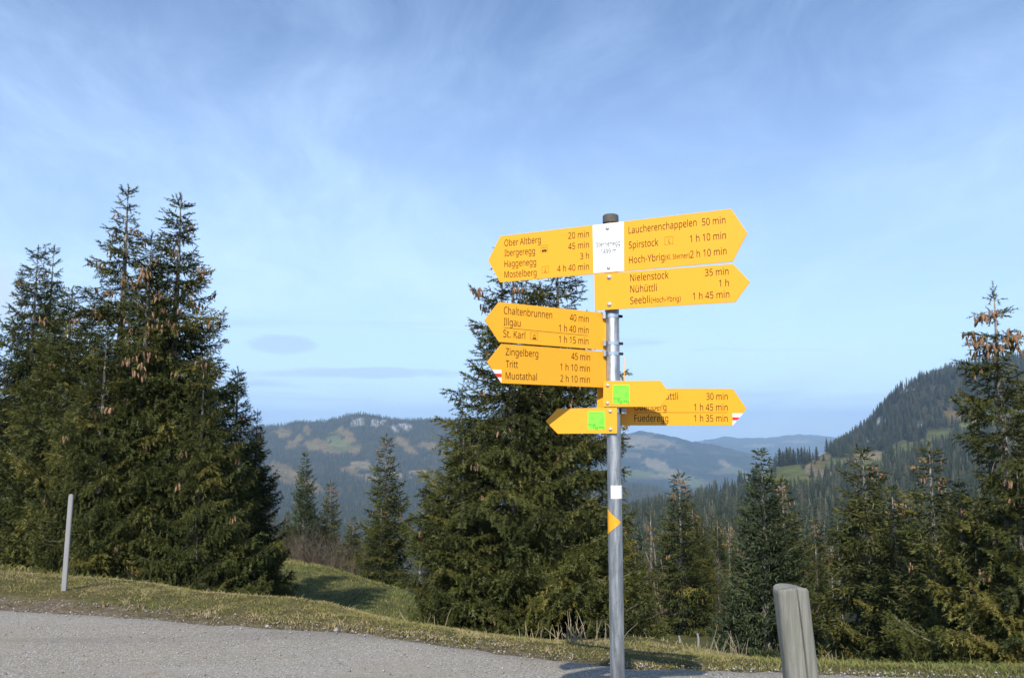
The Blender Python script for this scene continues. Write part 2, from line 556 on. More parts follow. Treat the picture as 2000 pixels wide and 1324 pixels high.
# ------------------------------------------------------------------ terrain
# each row: distance ahead, kind ('z' metres or 'v' photo row), values along photo columns u
ROWS = [
    (5.4, 'z', [(-1500, 0), (3500, 0)]),
    (6.2, 'z', [(-1500, 0), (1000, 0), (1250, -.08), (1500, -.12), (1750, -.15), (3500, -.15)]),
    (7.0, 'z', [(-1500, .04), (0, .03), (500, 0), (780, -.03), (1000, -.15), (1250, -.25), (1500, -.36), (1750, -.45), (2000, -.5), (3500, -.5)]),
    (8.0, 'z', [(-1500, .05), (0, .04), (300, 0), (500, -.02), (640, -.05), (780, -.25), (1000, -.45), (1250, -.42), (1500, -.65), (1750, -.8), (2000, -.9), (3500, -.9)]),
    (9.0, 'z', [(-1500, 0), (0, .02), (300, -.08), (500, -.22), (640, -.38), (780, -.6), (1000, -.75), (1250, -.62), (1500, -1.), (1750, -1.2), (2000, -1.3), (3500, -1.3)]),
    (10.5, 'z', [(-1500, -.15), (0, -.15), (300, -.35), (500, -.65), (640, -.85), (780, -1.05), (1000, -1.2), (1250, -1.05), (1500, -1.5), (1750, -1.7), (2000, -1.8), (3500, -1.8)]),
    (13, 'z', [(-1500, -.4), (0, -.5), (300, -.8), (500, -1.3), (640, -1.5), (780, -1.75), (1000, -1.8), (1250, -1.9), (1500, -2.3), (1750, -2.5), (2000, -2.6), (3500, -2.6)]),
    (18, 'z', [(-1500, -.9), (0, -1.), (300, -1.6), (500, -2.2), (640, -2.4), (780, -2.6), (1000, -3.), (1250, -3.6), (1500, -3.9), (3500, -4)]),
    (24, 'z', [(-1500, -1.6), (0, -1.7), (300, -2.2), (500, -2.5), (640, -2.65), (780, -3.05), (1000, -4.3), (1250, -5.), (3500, -5.1)]),
    (28, 'z', [(-1500, -2.2), (0, -2.4), (300, -2.7), (500, -2.72), (640, -3.05), (780, -3.9), (1000, -5.3), (1250, -5.6), (3500, -5.9)]),
    (35, 'z', [(-1500, -4), (0, -4.5), (300, -5), (500, -4.6), (640, -5.), (780, -6), (1000, -7), (1250, -6.6), (1500, -7), (3500, -7.5)]),
    (45, 'z', [(-1500, -7), (0, -7.5), (500, -8), (780, -9), (1000, -9.5), (1250, -9), (3500, -9.8)]),
    (60, 'v', [(-1500, 1180), (640, 1180), (780, 1190), (1000, 1200), (1750, 1200), (2000, 1180), (3500, 1180)]),
    (100, 'v', [(-1500, 1230), (1000, 1230), (1250, 1205), (1750, 1200), (2000, 1180), (3500, 1150)]),
    (170, 'v', [(-1500, 1280), (780, 1270), (1000, 1250), (1250, 1190), (1500, 1180), (1750, 1160), (2000, 1130), (3500, 1100)]),
    (300, 'v', [(-1500, 1280), (500, 1280), (780, 1250), (1000, 1200), (1250, 1120), (1500, 1100), (1750, 1080), (2000, 1050), (3500, 1000)]),
    (500, 'v', [(-1500, 1250), (500, 1240), (780, 1230), (1000, 1150), (1250, 1045), (1500, 1012), (1750, 990), (2000, 955), (3500, 900)]),
    (700, 'v', [(-1500, 1180), (700, 1170), (1000, 1085), (1250, 1008), (1400, 990), (1500, 955), (1600, 950), (1750, 930), (1870, 900), (2000, 880), (3500, 850)]),
    (850, 'v', [(-1500, 1130), (700, 1120), (1000, 1050), (1250, 1010), (1330, 990), (1420, 968), (1500, 912), (1540, 899), (1600, 908), (1680, 905), (1750, 888), (1870, 865), (2000, 850), (3500, 800)]),
    (1000, 'v', [(-1500, 1080), (700, 1080), (1000, 1060), (1250, 1040), (1420, 1010), (1500, 960), (1560, 925), (1600, 885), (1680, 880), (1750, 862), (1870, 840), (1940, 822), (2000, 815), (3500, 750)]),
    (1200, 'v', [(-1500, 1040), (700, 1050), (1250, 1070), (1500, 1040), (1560, 960), (1600, 888), (1654, 862), (1702, 822), (1727, 798), (1740, 775), (1779, 750), (1841, 738), (1897, 728), (2000, 720), (3500, 690)]),
    (1400, 'v', [(-1500, 1020), (500, 1030), (700, 1040), (1250, 1090), (1500, 1080), (1600, 960), (1702, 860), (1779, 765), (1841, 735), (1897, 722), (2000, 705), (3500, 650)]),
    (1700, 'v', [(-1500, 980), (500, 990), (700, 1000), (870, 1005), (1250, 1050), (1500, 1080), (1700, 950), (1850, 830), (2000, 780), (3500, 700)]),
    (2100, 'v', [(-1500, 930), (500, 940), (700, 950), (870, 955), (1100, 1000), (1250, 1000), (1500, 1050), (1800, 950), (3500, 900)]),
    (2600, 'v', [(-1500, 880), (500, 885), (700, 890), (870, 895), (1100, 940), (1220, 947), (1290, 955), (1340, 985), (1500, 1030), (3500, 950)]),
    (3100, 'v', [(-1500, 840), (500, 840), (540, 834), (600, 824), (630, 830), (655, 818), (690, 811), (725, 811), (760, 820), (820, 823), (870, 818), (950, 830), (1100, 930), (1290, 985), (1500, 1020), (3500, 950)]),
    (3700, 'v', [(-1500, 870), (600, 870), (870, 865), (1000, 900), (1200, 965), (1400, 985), (3500, 960)]),
    (4600, 'v', [(-1500, 900), (870, 890), (1100, 895), (1250, 915), (1400, 930), (1500, 945), (3500, 940)]),
    (5800, 'v', [(-1500, 890), (870, 870), (1100, 855), (1200, 851), (1250, 843), (1290, 851), (1350, 861), (1400, 874), (1450, 884), (1500, 897), (1700, 920), (3500, 930)]),
    (7200, 'v', [(-1500, 900), (1100, 890), (1400, 905), (1700, 900), (3500, 905)]),
    (10500, 'v', [(-1500, 880), (1000, 880), (1300, 874), (1370, 862), (1400, 853), (1450, 857), (1500, 856), (1530, 852), (1565, 847), (1600, 853), (1640, 856), (1700, 862), (3500, 870)]),
    (14000, 'v', [(-1500, 893), (3500, 893)]),
]
UC = np.arange(-1500, 3501, 20.0)
LD = np.log([r[0] for r in ROWS])
ZT = []
for d, kind, pts in ROWS:
    val = np.interp(UC, [p[0] for p in pts], [p[1] for p in pts])
    k = 7 if d < 1000 else 3
    pad = np.pad(val, k // 2, mode='edge')
    val = np.convolve(pad, np.ones(k) / k, mode='valid')
    ZT.append(val if kind == 'z' else v_to_z(val, d))
ZT = np.array(ZT)                                   # rows, columns


def pchip(xk, Y, xq):
    """monotone cubic; Y (N, K) values at knots xk (K), one query xq per row"""
    h = np.diff(xk)
    dl = np.diff(Y, axis=1) / h
    m = np.zeros_like(Y)
    a, b = dl[:, :-1], dl[:, 1:]
    w1, w2 = 2 * h[1:] + h[:-1], h[1:] + 2 * h[:-1]
    ok = a * b > 0
    with np.errstate(divide='ignore', invalid='ignore'):
        mm = (w1 + w2) / (w1 / a + w2 / b)
    m[:, 1:-1] = np.where(ok, mm, 0)
    m[:, 0], m[:, -1] = dl[:, 0], dl[:, -1]
    i = np.clip(np.searchsorted(xk, xq, side='right') - 1, 0, len(xk) - 2)
    r = np.arange(len(xq))
    t = np.clip((xq - xk[i]) / h[i], 0, 1)
    t2, t3 = t * t, t * t * t
    return ((2 * t3 - 3 * t2 + 1) * Y[r, i] + (t3 - 2 * t2 + t) * h[i] * m[r, i]
            + (-2 * t3 + 3 * t2) * Y[r, i + 1] + (t3 - t2) * h[i] * m[r, i + 1])


_nr = np.random.default_rng(3)
_w = [( _nr.uniform(0, 2 * np.pi), _nr.uniform(0, 6.28), _nr.uniform(0, 6.28)) for _ in range(40)]


def wav(x, y, lam, n0=0, n=5, octv=4):
    """smooth pseudo noise in -1..1, wavelength lam"""
    s = 0
    amp, tot = 1.0, 0
    for o in range(octv):
        q = 0
        for j in range(n):
            th, ph, ps = _w[(n0 + o * n + j) % 40]
            kx, ky = math.cos(th) * 6.283 / lam, math.sin(th) * 6.283 / lam
            q = q + np.sin(kx * x + ky * y + ph + 1.7 * np.sin((ky * x - kx * y) * 0.53 + ps))
        s = s + amp * q / n ** 0.5 / 1.3
        tot += amp
        amp *= 0.5
        lam *= 0.47
    return s / tot


def ground_z(x, y):
    x = np.atleast_1d(np.asarray(x, float))
    y = np.atleast_1d(np.asarray(y, float))
    yy = np.maximum(y, 5.4)
    u = np.clip(1000 + 1525 * x / yy, -1499, 3499)
    d = np.clip(yy, 5.4, 14000)
    iu = (u + 1500) / 20.0
    i0 = np.clip(iu.astype(int), 0, len(UC) - 2)
    fu = iu - i0
    out = np.empty(len(x))
    for s in range(0, len(x), 60000):
        e = slice(s, s + 60000)
        Y = (ZT[:, i0[e]] * (1 - fu[e]) + ZT[:, i0[e] + 1] * fu[e]).T
        out[e] = pchip(LD, Y, np.log(d[e]))
    # relief: small lumps near, gullies and spurs far away
    near = np.clip((y - 7) / 12, 0, 1) * 0.10 * wav(x, y, 3.2, 3)
    g = np.clip((y - 60) / 200, 0, 1)
    far = g * (wav(x, y, 130, 11) * np.clip(y * 0.0045, 0, 9) + wav(x, y, 420, 20) * np.clip((y - 900) * 0.006, 0, 22)
               * np.where(y > 900, 1, 0))
    return out + near + far


def gz(x, y):
    return float(ground_z([x], [y])[0])


EX = [-60, -12, -8, -4.85, -4.15, -2.8, -1.33, -.41, .386, .92, 1.79, 2.45, 3.1, 5, 8, 14, 30]
EY = [14, 8.7, 7.95, 7.58, 7.44, 7.09, 6.76, 6.30, 5.93, 5.77, 5.71, 5.62, 5.50, 5.1, 4.2, 2, -4]


def edge_y(x):
    return np.interp(x, EX, EY) + 0.05 * wav(np.asarray(x, float), np.zeros_like(np.asarray(x, float)), 1.6, 2)


# patches free of forest: (u, v, ru, rv, tilt, colour)
BR, GR, TN, RK = (0.175, 0.130, 0.052), (0.125, 0.135, 0.040), (0.24, 0.19, 0.11), (0.36, 0.34, 0.31)
CLEAR = [
    (552, 843, 17, 6, .1, BR), (600, 836, 9, 6, .2, BR), (585, 853, 8, 6, 0, BR), (572, 867, 13, 5, 0, BR), (612, 860, 16, 6, -.2, BR),
    (640, 873, 42, 9, .17, BR), (664, 862, 27, 12, .5, GR), (675, 846, 22, 8, .7, BR), (690, 876, 14, 7, 0, BR), (785, 862, 16, 6, .2, BR), (802, 877, 17, 5, .6, BR),
    (838, 868, 24, 5, .05, BR), (705, 905, 24, 4.5, .12, TN), (683, 916, 22, 5, .35, BR), (560, 925, 40, 14, .5, BR), (600, 945, 35, 9, .4, BR),
    (815, 920, 20, 5, 0, TN), (772, 925, 16, 4, .2, TN), (700, 824, 12, 8, 0, RK), (733, 826, 6, 7, 1, RK), (748, 824, 4, 7, 1.2, RK),
    (790, 832, 12, 6, .3, RK), (770, 838, 10, 5, .9, RK), (722, 930, 20, 4, .2, TN),
    (1255, 860, 60, 10, .12, TN), (1235, 871, 40, 2.5, .12, TN), (1240, 925, 65, 9, .1, GR), (1330, 935, 60, 10, .3, GR), (1290, 912, 38, 6, .3, TN), (1425, 911, 28, 6, .55, TN),
    (1445, 922, 26, 7, .45, GR), (1310, 930, 40, 4, 0, TN), (1280, 900, 30, 4, .3, TN), (1480, 870, 30, 3, 0, TN), (1560, 862, 30, 3, 0, TN),
    (1548, 926, 60, 24, .0, GR), (1600, 908, 30, 8, .1, TN), (1605, 893, 22, 8, -.3, BR), (1640, 898, 40, 5, -.1, GR), (1690, 890, 40, 8, -.2, TN), (1700, 905, 34, 6, -.2, GR), (1760, 872, 40, 7, -.32, GR),
    (1830, 848, 45, 7, -.35, GR), (1910, 824, 50, 8, -.3, GR), (1990, 806, 40, 8, -.2, GR),
    (1478, 947, 34, 6, -.15, GR), (1408, 968, 9, 5, 0, GR), (1440, 955, 14, 4, -.2, GR), (1810, 862, 18, 6, -.2, GR),
    (1776, 752, 17, 9, -.3, RK), (1722, 822, 12, 7, .2, RK), (1700, 858, 16, 4, 0, RK), (1800, 830, 14, 5, .4, RK), (1858, 806, 18, 5, .2, BR), (1762, 762, 10, 6, .5, RK),
]


def patch_of(x, y, z, u, v):
    """index of the clearing a ground point lies in, or -1"""
    idx = np.full(len(u), -1)
    nz = (wav(x, y, 90, 5, octv=3) * 0.7 + wav(x, y, 300, 28, octv=3) * .35) * np.clip(y / 1500, 0.5, 1)
    for i, (cu, cv, ru, rv, a, c) in enumerate(CLEAR):
        ex = 0 if (c is RK or cu > 1210 and cv < 880 and cu < 1500) else 9.0 * 1525 / y / 2 * (y < 3900)
        du, dv = u - cu, v - cv - ex
        # the tilt follows the patch on screen row against column
        p = du * math.cos(a) + dv * math.sin(a)
        q = -du * math.sin(a) + dv * math.cos(a)
        m = (p / ru) ** 2 + (q / (rv + ex)) ** 2 + nz < 1
        idx[m & (y > 500)] = i
    return idx


def lin(c):
    return np.array(c)


def grid_faces(nr, nc):
    i = np.arange(nr - 1)[:, None] * nc + np.arange(nc - 1)[None, :]
    return np.stack([i, i + 1, i + nc + 1, i + nc], -1).reshape(-1, 4)


# near ground
xs = np.unique(np.concatenate([np.linspace(-90, -12, 40), np.arange(-12, 8, 0.14), np.linspace(8, 90, 42)]))
ys = np.unique(np.concatenate([np.linspace(-40, 2.5, 16), np.arange(2.5, 12, 0.14), np.arange(12, 32, 0.4), np.arange(32, 45.01, 1.0)]))
ys[-1] = 45.0
X, Y = np.meshgrid(xs, ys)
x, y = X.ravel(), Y.ravel()
z = ground_z(x, y)
s = y - edge_y(x)
on_road = (s < 0.17) & (y > 3.4 - 0.25 * x)
bank = np.clip(s / 0.3, 0, 1)
z = z - 0.06 * on_road + 0.02 * np.clip((s - .15) / 0.25, 0, 1) * (y < 12) + 0.012 * wav(x, y, 0.5, 1) * (y < 14) * (s > .1)
nz = wav(x, y, 2.2, 8)
nz2 = wav(x, y, 0.5, 14)
cg, ct, cd = lin((0.105, 0.115, 0.032)), lin((0.23, 0.18, 0.075)), lin((0.24, 0.185, 0.13))
f = np.clip(0.5 + 0.5 * nz + 0.3 * nz2, 0, 1)[:, None]
c = cg * (1 - f) + ct * f
dirt = np.clip(1 - (s - 0.05) / 0.22 - 0.4 * nz2, 0, 1) * (y < 9)
u_, v_ = proj(x, np.maximum(y, .5), z)
left_dirt = np.clip(1.1 - np.abs((u_ - 130) / 260) ** 2 - np.abs((s - 0.0) / 0.28) ** 2, 0, 1) * (y < 9.5) * (y > 5)
dirt = np.maximum(dirt, np.clip(left_dirt * 2 + nz2 * .3 - .2, 0, 1) * (left_dirt > 0))[:, None]
c = c * (1 - dirt) + cd * (1 + .25 * nz2[:, None]) * dirt
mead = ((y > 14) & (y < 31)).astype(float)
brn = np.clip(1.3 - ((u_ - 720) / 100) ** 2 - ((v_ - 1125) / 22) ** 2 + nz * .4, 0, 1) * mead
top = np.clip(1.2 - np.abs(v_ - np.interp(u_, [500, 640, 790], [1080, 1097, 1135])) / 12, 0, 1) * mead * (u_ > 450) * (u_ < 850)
c = c * (1 - 0.45 * mead[:, None]) + 0.45 * mead[:, None] * lin((0.075, 0.105, 0.028))  # darker green over the meadow, its shade put into the ground colour
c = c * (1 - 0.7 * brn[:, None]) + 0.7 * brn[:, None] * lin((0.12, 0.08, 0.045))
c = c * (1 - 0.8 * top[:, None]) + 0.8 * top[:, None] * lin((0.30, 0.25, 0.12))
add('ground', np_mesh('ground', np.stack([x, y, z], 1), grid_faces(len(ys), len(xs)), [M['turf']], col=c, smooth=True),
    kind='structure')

# fan-shaped sheets further out
acols = np.unique(np.concatenate([np.linspace(-2.0, -0.75, 30), np.linspace(-0.75, 0.75, 470), np.linspace(0.75, 2.0, 30)]))


def fan(name, d0, d1, n):
    ds = np.exp(np.linspace(math.log(d0), math.log(d1), n))
    ds[0], ds[-1] = d0, d1
    A, D = np.meshgrid(acols, ds)
    y = D.ravel()
    x = A.ravel() * y
    z = ground_z(x, y)
    u, v = proj(x, y, z)
    idx = patch_of(x, y, z, u, v)
    n1 = wav(x, y, 260, 6)
    f = np.clip(.5 + .6 * n1, 0, 1)[:, None]
    c = lin((0.035, 0.038, 0.022)) * (1 - f) + lin((0.06, 0.055, 0.032)) * f
    farf = np.clip((y - 3200) / 900, 0, 1)[:, None]
    m = np.clip((wav(x, y, 500, 15) + 0.5 * wav(x, y, 130, 25) - .35) * 3, 0, 1)[:, None]
    c = c * (1 - farf) + farf * (lin((0.022, 0.03, 0.018)) * (1 - m) + lin((0.12, 0.105, 0.05)) * m)
    for i, cl in enumerate(CLEAR):
        k = idx == i
        c[k] = lin(cl[5]) * (1 + 0.25 * n1[k])[:, None]
    # rocky crag texture on the cliffs
    return add(name, np_mesh(name, np.stack([x, y, z], 1), grid_faces(n, len(acols)), [M['hill']], col=c, smooth=True), kind='structure')


fan('forested_hillside', 45, 1400, 190)
fan('mountains', 1400, 14000, 250)

# ------------------------------------------------------------------ road
rx = np.arange(-40, 16, 0.10)
fr = np.linspace(0, 1, 30)
ey = edge_y(rx) + 0.035 * wav(rx, rx * 0, 0.28, 9) + 0.02 * wav(rx, rx * 0, 0.07, 21)
ny = ey - 2.45 + 0.05 * wav(rx, rx * 0, 0.9, 30)
RX, FR = np.meshgrid(rx, fr)
RY = ny[None, :] * (1 - FR) + ey[None, :] * FR
RZ = -0.004 + 0.006 * wav(RX, RY, 1.3, 12) - 0.028 * (np.abs(FR - .5) * 2) ** 14
add('road', np_mesh('road', np.stack([RX.ravel(), RY.ravel(), RZ.ravel()], 1), grid_faces(30, len(rx)), [M['gravel']], smooth=True),
    kind='structure')


# small loose stones on and beside the road
def scatter_stones():
    n = 6000
    x = rng.uniform(-9, 4.5, n)
    e = edge_y(x)
    q = rng.random(n)
    y = np.where(q < 0.5, e + rng.normal(-.05, 0.13, n), e - rng.uniform(0, 2.2, n))
    sz = 0.0035 + 0.008 * rng.random(n) ** 4
    sz = np.where(rng.random(n) < 0.004, sz * 2.6, sz)
    z = np.where(y < e, 0.0, ground_z(x, y) + 0.02) + sz * 0.25
    T = np.array([(1, 0, 0), (0, 1, 0), (-1, 0, 0), (0, -1, 0), (0, 0, .75), (0, 0, -.5)])
    Fc = np.array([(0, 1, 4), (1, 2, 4), (2, 3, 4), (3, 0, 4), (1, 0, 5), (2, 1, 5), (3, 2, 5), (0, 3, 5)])
    V = T[None] * sz[:, None, None] * rng.uniform(.6, 1.4, (n, 6, 1))
    th = rng.uniform(0, 6.28, n)
    c, s_ = np.cos(th)[:, None], np.sin(th)[:, None]
    V = np.stack([V[..., 0] * c - V[..., 1] * s_, V[..., 0] * s_ + V[..., 1] * c, V[..., 2]], -1)
    V += np.stack([x, y, z], 1)[:, None]
    FF = (Fc[None] + 6 * np.arange(n)[:, None, None]).reshape(-1, 3)
    add('gravel', np_mesh('gravel', V.reshape(-1, 3), FF, [M['pebble']]), kind='stuff')


scatter_stones()


# ------------------------------------------------------------------ grass
def blades(name, x, y, h, w, tone, z=None):
    n = len(x)
    if z is None:
        z = ground_z(x, y)
    th = rng.uniform(0, 6.28, n)
    lean = rng.normal(0, 0.8, (n, 2)) * h[:, None]
    dx, dy = np.cos(th) * w / 2, np.sin(th) * w / 2
    b = np.stack([x, y, z - 0.01], 1)
    o = np.stack([dx, dy, dx * 0], 1)
    m = b + np.stack([lean[:, 0] * .3, lean[:, 1] * .3, h * .6], 1)
    tp = b + np.stack([lean[:, 0], lean[:, 1], h * .95], 1)
    V = np.stack([b - o, b + o, m + o * .7, m - o * .7, tp], 1).reshape(-1, 3)
    k = 5 * np.arange(n)[:, None]
    FF = np.concatenate([np.array([[0, 1, 2]]) + k, np.array([[0, 2, 3]]) + k, np.array([[3, 2, 4]]) + k])
    return add(name, np_mesh(name, V, FF, [M['grass']], tone=np.repeat(tone, 5)), kind='stuff')


def verge_grass():
    n = 150000
    x = rng.uniform(-9.5, 4.5, n)
    e = edge_y(x)
    w = np.interp(x, [-9, -4, -1, .4, 2, 5], [2.6, 2.0, 1.2, 1.9, 2.3, 2.5])
    s = rng.random(n) ** 0.9 * w
    y = e + s + 0.05
    u = 1000 + 1525 * x / y
    clump = wav(x, y, 0.45, 17)
    # bare dirt on the far left next to the road and along the edge
    left = (u < 350) & (s < 0.33 + 0.1 * clump)
    keep = (rng.random(n) < np.clip(0.12 + s / 0.16, 0, 1) * (0.65 + 0.35 * clump)) & ~(left & (rng.random(n) < 0.93))
    x, y, s, clump, u = x[keep], y[keep], s[keep], clump[keep], u[keep]
    n = len(x)
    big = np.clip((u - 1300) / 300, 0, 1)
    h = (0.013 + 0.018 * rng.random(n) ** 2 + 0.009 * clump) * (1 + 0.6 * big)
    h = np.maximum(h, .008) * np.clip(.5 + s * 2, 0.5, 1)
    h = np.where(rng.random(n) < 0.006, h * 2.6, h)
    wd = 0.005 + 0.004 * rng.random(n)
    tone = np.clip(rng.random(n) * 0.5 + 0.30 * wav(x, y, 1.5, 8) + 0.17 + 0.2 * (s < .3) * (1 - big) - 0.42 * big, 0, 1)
    zz = ground_z(x, y) + 0.02 * np.clip((y - edge_y(x) - .15) / .25, 0, 1) - .045 * np.clip((.17 - y + edge_y(x)) / .14, 0, 1)
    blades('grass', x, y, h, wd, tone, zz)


def meadow_grass():
    n = 60000
    x = rng.uniform(-9, 0.5, n)
    y = rng.uniform(10, 31, n)
    h = 0.03 + 0.06 * rng.random(n) ** 2
    u, v = proj(x, y, ground_z(x, y))
    tp = np.clip(1.2 - np.abs(v - np.interp(u, [500, 640, 790], [1080, 1097, 1135])) / 12, 0, 1)
    h = h * (1 + 1.4 * tp)
    tone = np.clip(rng.random(n) * 0.3 - 0.16 + 0.15 * wav(x, y, 2.2, 8) + .6 * tp, 0, 1)  # base tone lowered so the blades carry painted meadow shade
    blades('meadow_grass', x, y, h, 0.012 + 0.01 * rng.random(n), tone)
    n = 30000
    x = rng.uniform(1.2, 8, n)
    y = rng.uniform(8, 24, n)
    blades('meadow_grass', x, y, 0.02 + 0.05 * rng.random(n) ** 2, 0.008 + 0.008 * rng.random(n), np.clip(rng.random(n) * .5 + .25, 0, 1))


def near_verge():
    n = 9000
    x = rng.uniform(-5, 5, n)
    y = edge_y(x) - 2.45 - rng.random(n) * 2.2
    blades('grass', x, y, 0.03 + 0.04 * rng.random(n), 0.006 + 0.003 * rng.random(n), rng.random(n) * .6, np.zeros(n))


def tufts():
    n = 420
    x = rng.uniform(-9, 4.3, n)
    w = np.interp(x, [-9, -4, -1, .4, 2, 5], [2.4, 1.8, 1.0, 1.7, 2.1, 2.3])
    y = edge_y(x) + rng.uniform(.08, 1, n) * w
    k = rng.integers(8, 26, n)
    X = np.repeat(x, k) + rng.normal(0, .022, k.sum())
    Y = np.repeat(y, k) + rng.normal(0, .022, k.sum())
    tn = np.repeat(np.clip(rng.choice([0.0, .1, .75, .95], n) + rng.normal(0, .06, n), 0, 1), k)
    hh = np.repeat(rng.uniform(.03, .075, n), k) * rng.uniform(.5, 1.2, k.sum())
    blades('grass', X, Y, hh, 0.006 + .003 * rng.random(k.sum()), tn)


verge_grass()
tufts()
meadow_grass()
near_verge()

# ------------------------------------------------------------------ spruces
ST_V = np.array([(0, 0, 0), (.5, .22, .0), (1.08, 0, 0), (.5, -.22, .0), (.45, 0, .26), (.45, 0, -.2)], float)
ST_F = [(0, 1, 2), (0, 2, 3), (0, 2, 4), (0, 5, 2)]
_nv, _nf = [tuple(p) for p in ST_V], list(ST_F)
for i, xx in enumerate((0.05, 0.27, 0.49, 0.72)):
    for sd in (-1, 1):
        b = len(_nv)
        zz = (0.4, -0.35, 0.5, -.3)[i] * sd
        _nv += [(xx - .05, 0, 0), (xx + .10, 0, 0), (xx + .28, sd * .95, zz)]
        _nf += [(b, b + 1, b + 2)]
SHOOT_V, SHOOT_F = np.array(_nv), np.array(_nf)
SHOOT_LO_V = ST_V[:6] * (1, 1.9, 1.9)
SHOOT_LO_F = np.array(ST_F)


def nrm(a):
    return a / np.maximum(np.linalg.norm(a, axis=-1, keepdims=True), 1e-9)


def gen_spruce(seed, H, R, p=0.75, skirt=0.03, whorl=0.22, per=5.5, spacing=0.062, shoot=0.118, width=0.030, lo=False,
               gap=0.12, droop=0.35, lumps=0.25, top_open=0.0, brown=0.0, keep=None, blue=False, upturn=0.22, name='spruce'):
    """returns the meshes of one tree, built round the origin: crown, wood, trunk, and hanging places for cones"""
    g = np.random.default_rng(seed)
    SP_, SD, SU, SL, STn = [], [], [], [], []
    tips = []
    wood = MB()
    h = H * skirt
    lump_ph = g.uniform(0, 6.28, 6)
    while h < H * 0.985:
        hf = h / H
        nb = max(3, int(round(per * (0.75 if hf > .85 else 1.0) + g.normal(0, .7))))
        a0 = g.uniform(0, 6.28)
        for k in range(nb):
            phi = a0 + k * 6.283 / nb + g.normal(0, .22)
            if g.random() < gap * (1.0 + (top_open if hf > .55 else 0)):
                continue
            if keep is not None and not keep(hf, phi, g):
                continue
            lump = 1 + lumps * (0.6 * math.sin(2 * phi + lump_ph[0] + 5 * hf) + 0.6 * math.sin(9 * hf + lump_ph[1] + phi) + 0.35 * math.sin(23 * hf + lump_ph[2] - 2 * phi))
            L = R * (1 - hf) ** p * lump * g.uniform(.72, 1.12) + 0.04
            L = min(L, R * 1.15)
            if hf < .12:
                L *= 0.8 + hf * 1.7
            hh = h + g.normal(0, whorl * .16)
            pitch = np.interp(hf, [0, .25, .55, .8, .95, 1], [-.30, -.24, -.12, .02, .38, .95]) + g.normal(0, .09)
            cu_ = upturn * g.uniform(.5, 1.4) * (1 if hf < .85 else 0)
            out = np.array([math.cos(phi), math.sin(phi), 0])
            lat = np.array([-math.sin(phi), math.cos(phi), 0])
            bend = g.normal(0, .1)

            def curve(t):
                t = np.asarray(t)[..., None]
                return (np.array([0, 0, hh]) + out * L * t * (1 - .06 * t) + lat * L * bend * t * t
                        + np.array([0, 0, 1]) * L * (math.tan(pitch) * t + cu_ * t ** 2.6 - 0.12 * np.sin(t * 3.14) * (1 - hf)))
            ts = np.linspace(0, 1, 6)
            pts = curve(ts)
            r0 = 0.003 + 0.006 * L
            wood.tube([tuple(q) for q in pts], [r0 * (1 - .8 * tt) for tt in ts], n=3 if lo else 4, caps=False)
            ns = max(2, int(L / spacing))
            t = np.linspace(.10 if hf > .5 else .22, 1, ns) + g.normal(0, .2 / ns, ns)
            t = np.clip(t, 0.05, 1)
            base = curve(t)
            T = nrm(curve(np.clip(t + .02, 0, 1.02)) - curve(t - .02))
            brtone = g.normal(0, .26)
            for sd in (-1, 1):
                lt = np.clip(L * 0.42 * (1.06 - t) ** .7 + 0.05, 0.06, 0.55) * g.uniform(.6, 1.2, ns)
                al = g.uniform(.75, 1.2, ns)[:, None]
                d0 = nrm(T * np.cos(al) + sd * lat * np.sin(al) + np.array([0, 0, 1]) * g.normal(-.08, .18, (ns, 1)))
                kd = droop * g.uniform(.5, 1.6, ns) * (1.25 - hf)
                step = spacing * 1.05
                mx = max(1, int(lt.max() / step) + 1)
                s = (np.arange(mx)[None] + g.uniform(0, .8, (ns, mx))) * step
                ok = s < lt[:, None]
                ok[:, 0] = True
                kk = (kd / np.maximum(lt, .1))[:, None]
                pos = base[:, None] + d0[:, None] * s[..., None] + np.array([0, 0, -1.0]) * (kk * s * s)[..., None]
                dr = nrm(d0[:, None] + np.array([0, 0, -1.0]) * (2 * kk * s)[..., None])
                alt = np.where(np.arange(mx)[None] % 2 == 0, 1, -1) * g.uniform(.1, .7, (ns, mx))
                dr = nrm(dr + T[:, None] * .25 + np.cross(dr, np.array([0, 0, 1.0])) * alt[..., None]
                         + g.normal(0, .18, (ns, mx, 3)))
                # hanging combs
                hang = (g.random((ns, mx)) < (0.30 * (1.15 - hf)))[..., None]
                dr = np.where(hang, nrm(dr * .35 + np.array([0, 0, -1.0])), dr)
                SP_.append(pos[ok])
                SD.append(dr[ok])
                m = ok.sum()
                SL.append(shoot * g.uniform(.7, 1.3, m))
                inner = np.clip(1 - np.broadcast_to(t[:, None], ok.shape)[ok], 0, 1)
                STn.append(np.clip(.48 + brtone + g.normal(0, .13, m) - .28 * inner + (brown if g.random() < .5 else 0), 0, 1))  # inner shoots darker: crown shade painted into the tone
                if L > .15:
                    e = base + d0 * lt[:, None] * .8
                    e[:, 2] -= kd * lt * .7
                    tips.append(np.concatenate([e, np.full((ns, 1), hf)], 1)[:: 2])
            # shoots along the branch itself and its end
            ne = max(3, int(L / spacing))
            te = np.linspace(.3, 1, ne)
            SP_.append(curve(te))
            SD.append(nrm(nrm(curve(te) - curve(te - .03)) + g.normal(0, .3, (ne, 3))))
            SL.append(shoot * g.uniform(.8, 1.4, ne))
            STn.append(np.clip(.55 + brtone + g.normal(0, .1, ne), 0, 1))
        h += whorl * g.uniform(.55, .95) * (1.0 if hf < .75 else 1.1)
    # leader
    n = 10
    SP_.append(np.stack([g.normal(0, .004, n), g.normal(0, .004, n), H * .955 + np.arange(n) * H * .045 / n], 1))
    SD.append(nrm(np.array([0, 0, 1.0]) + g.normal(0, .35, (n, 3))))
    SL.append(np.full(n, shoot * .7))
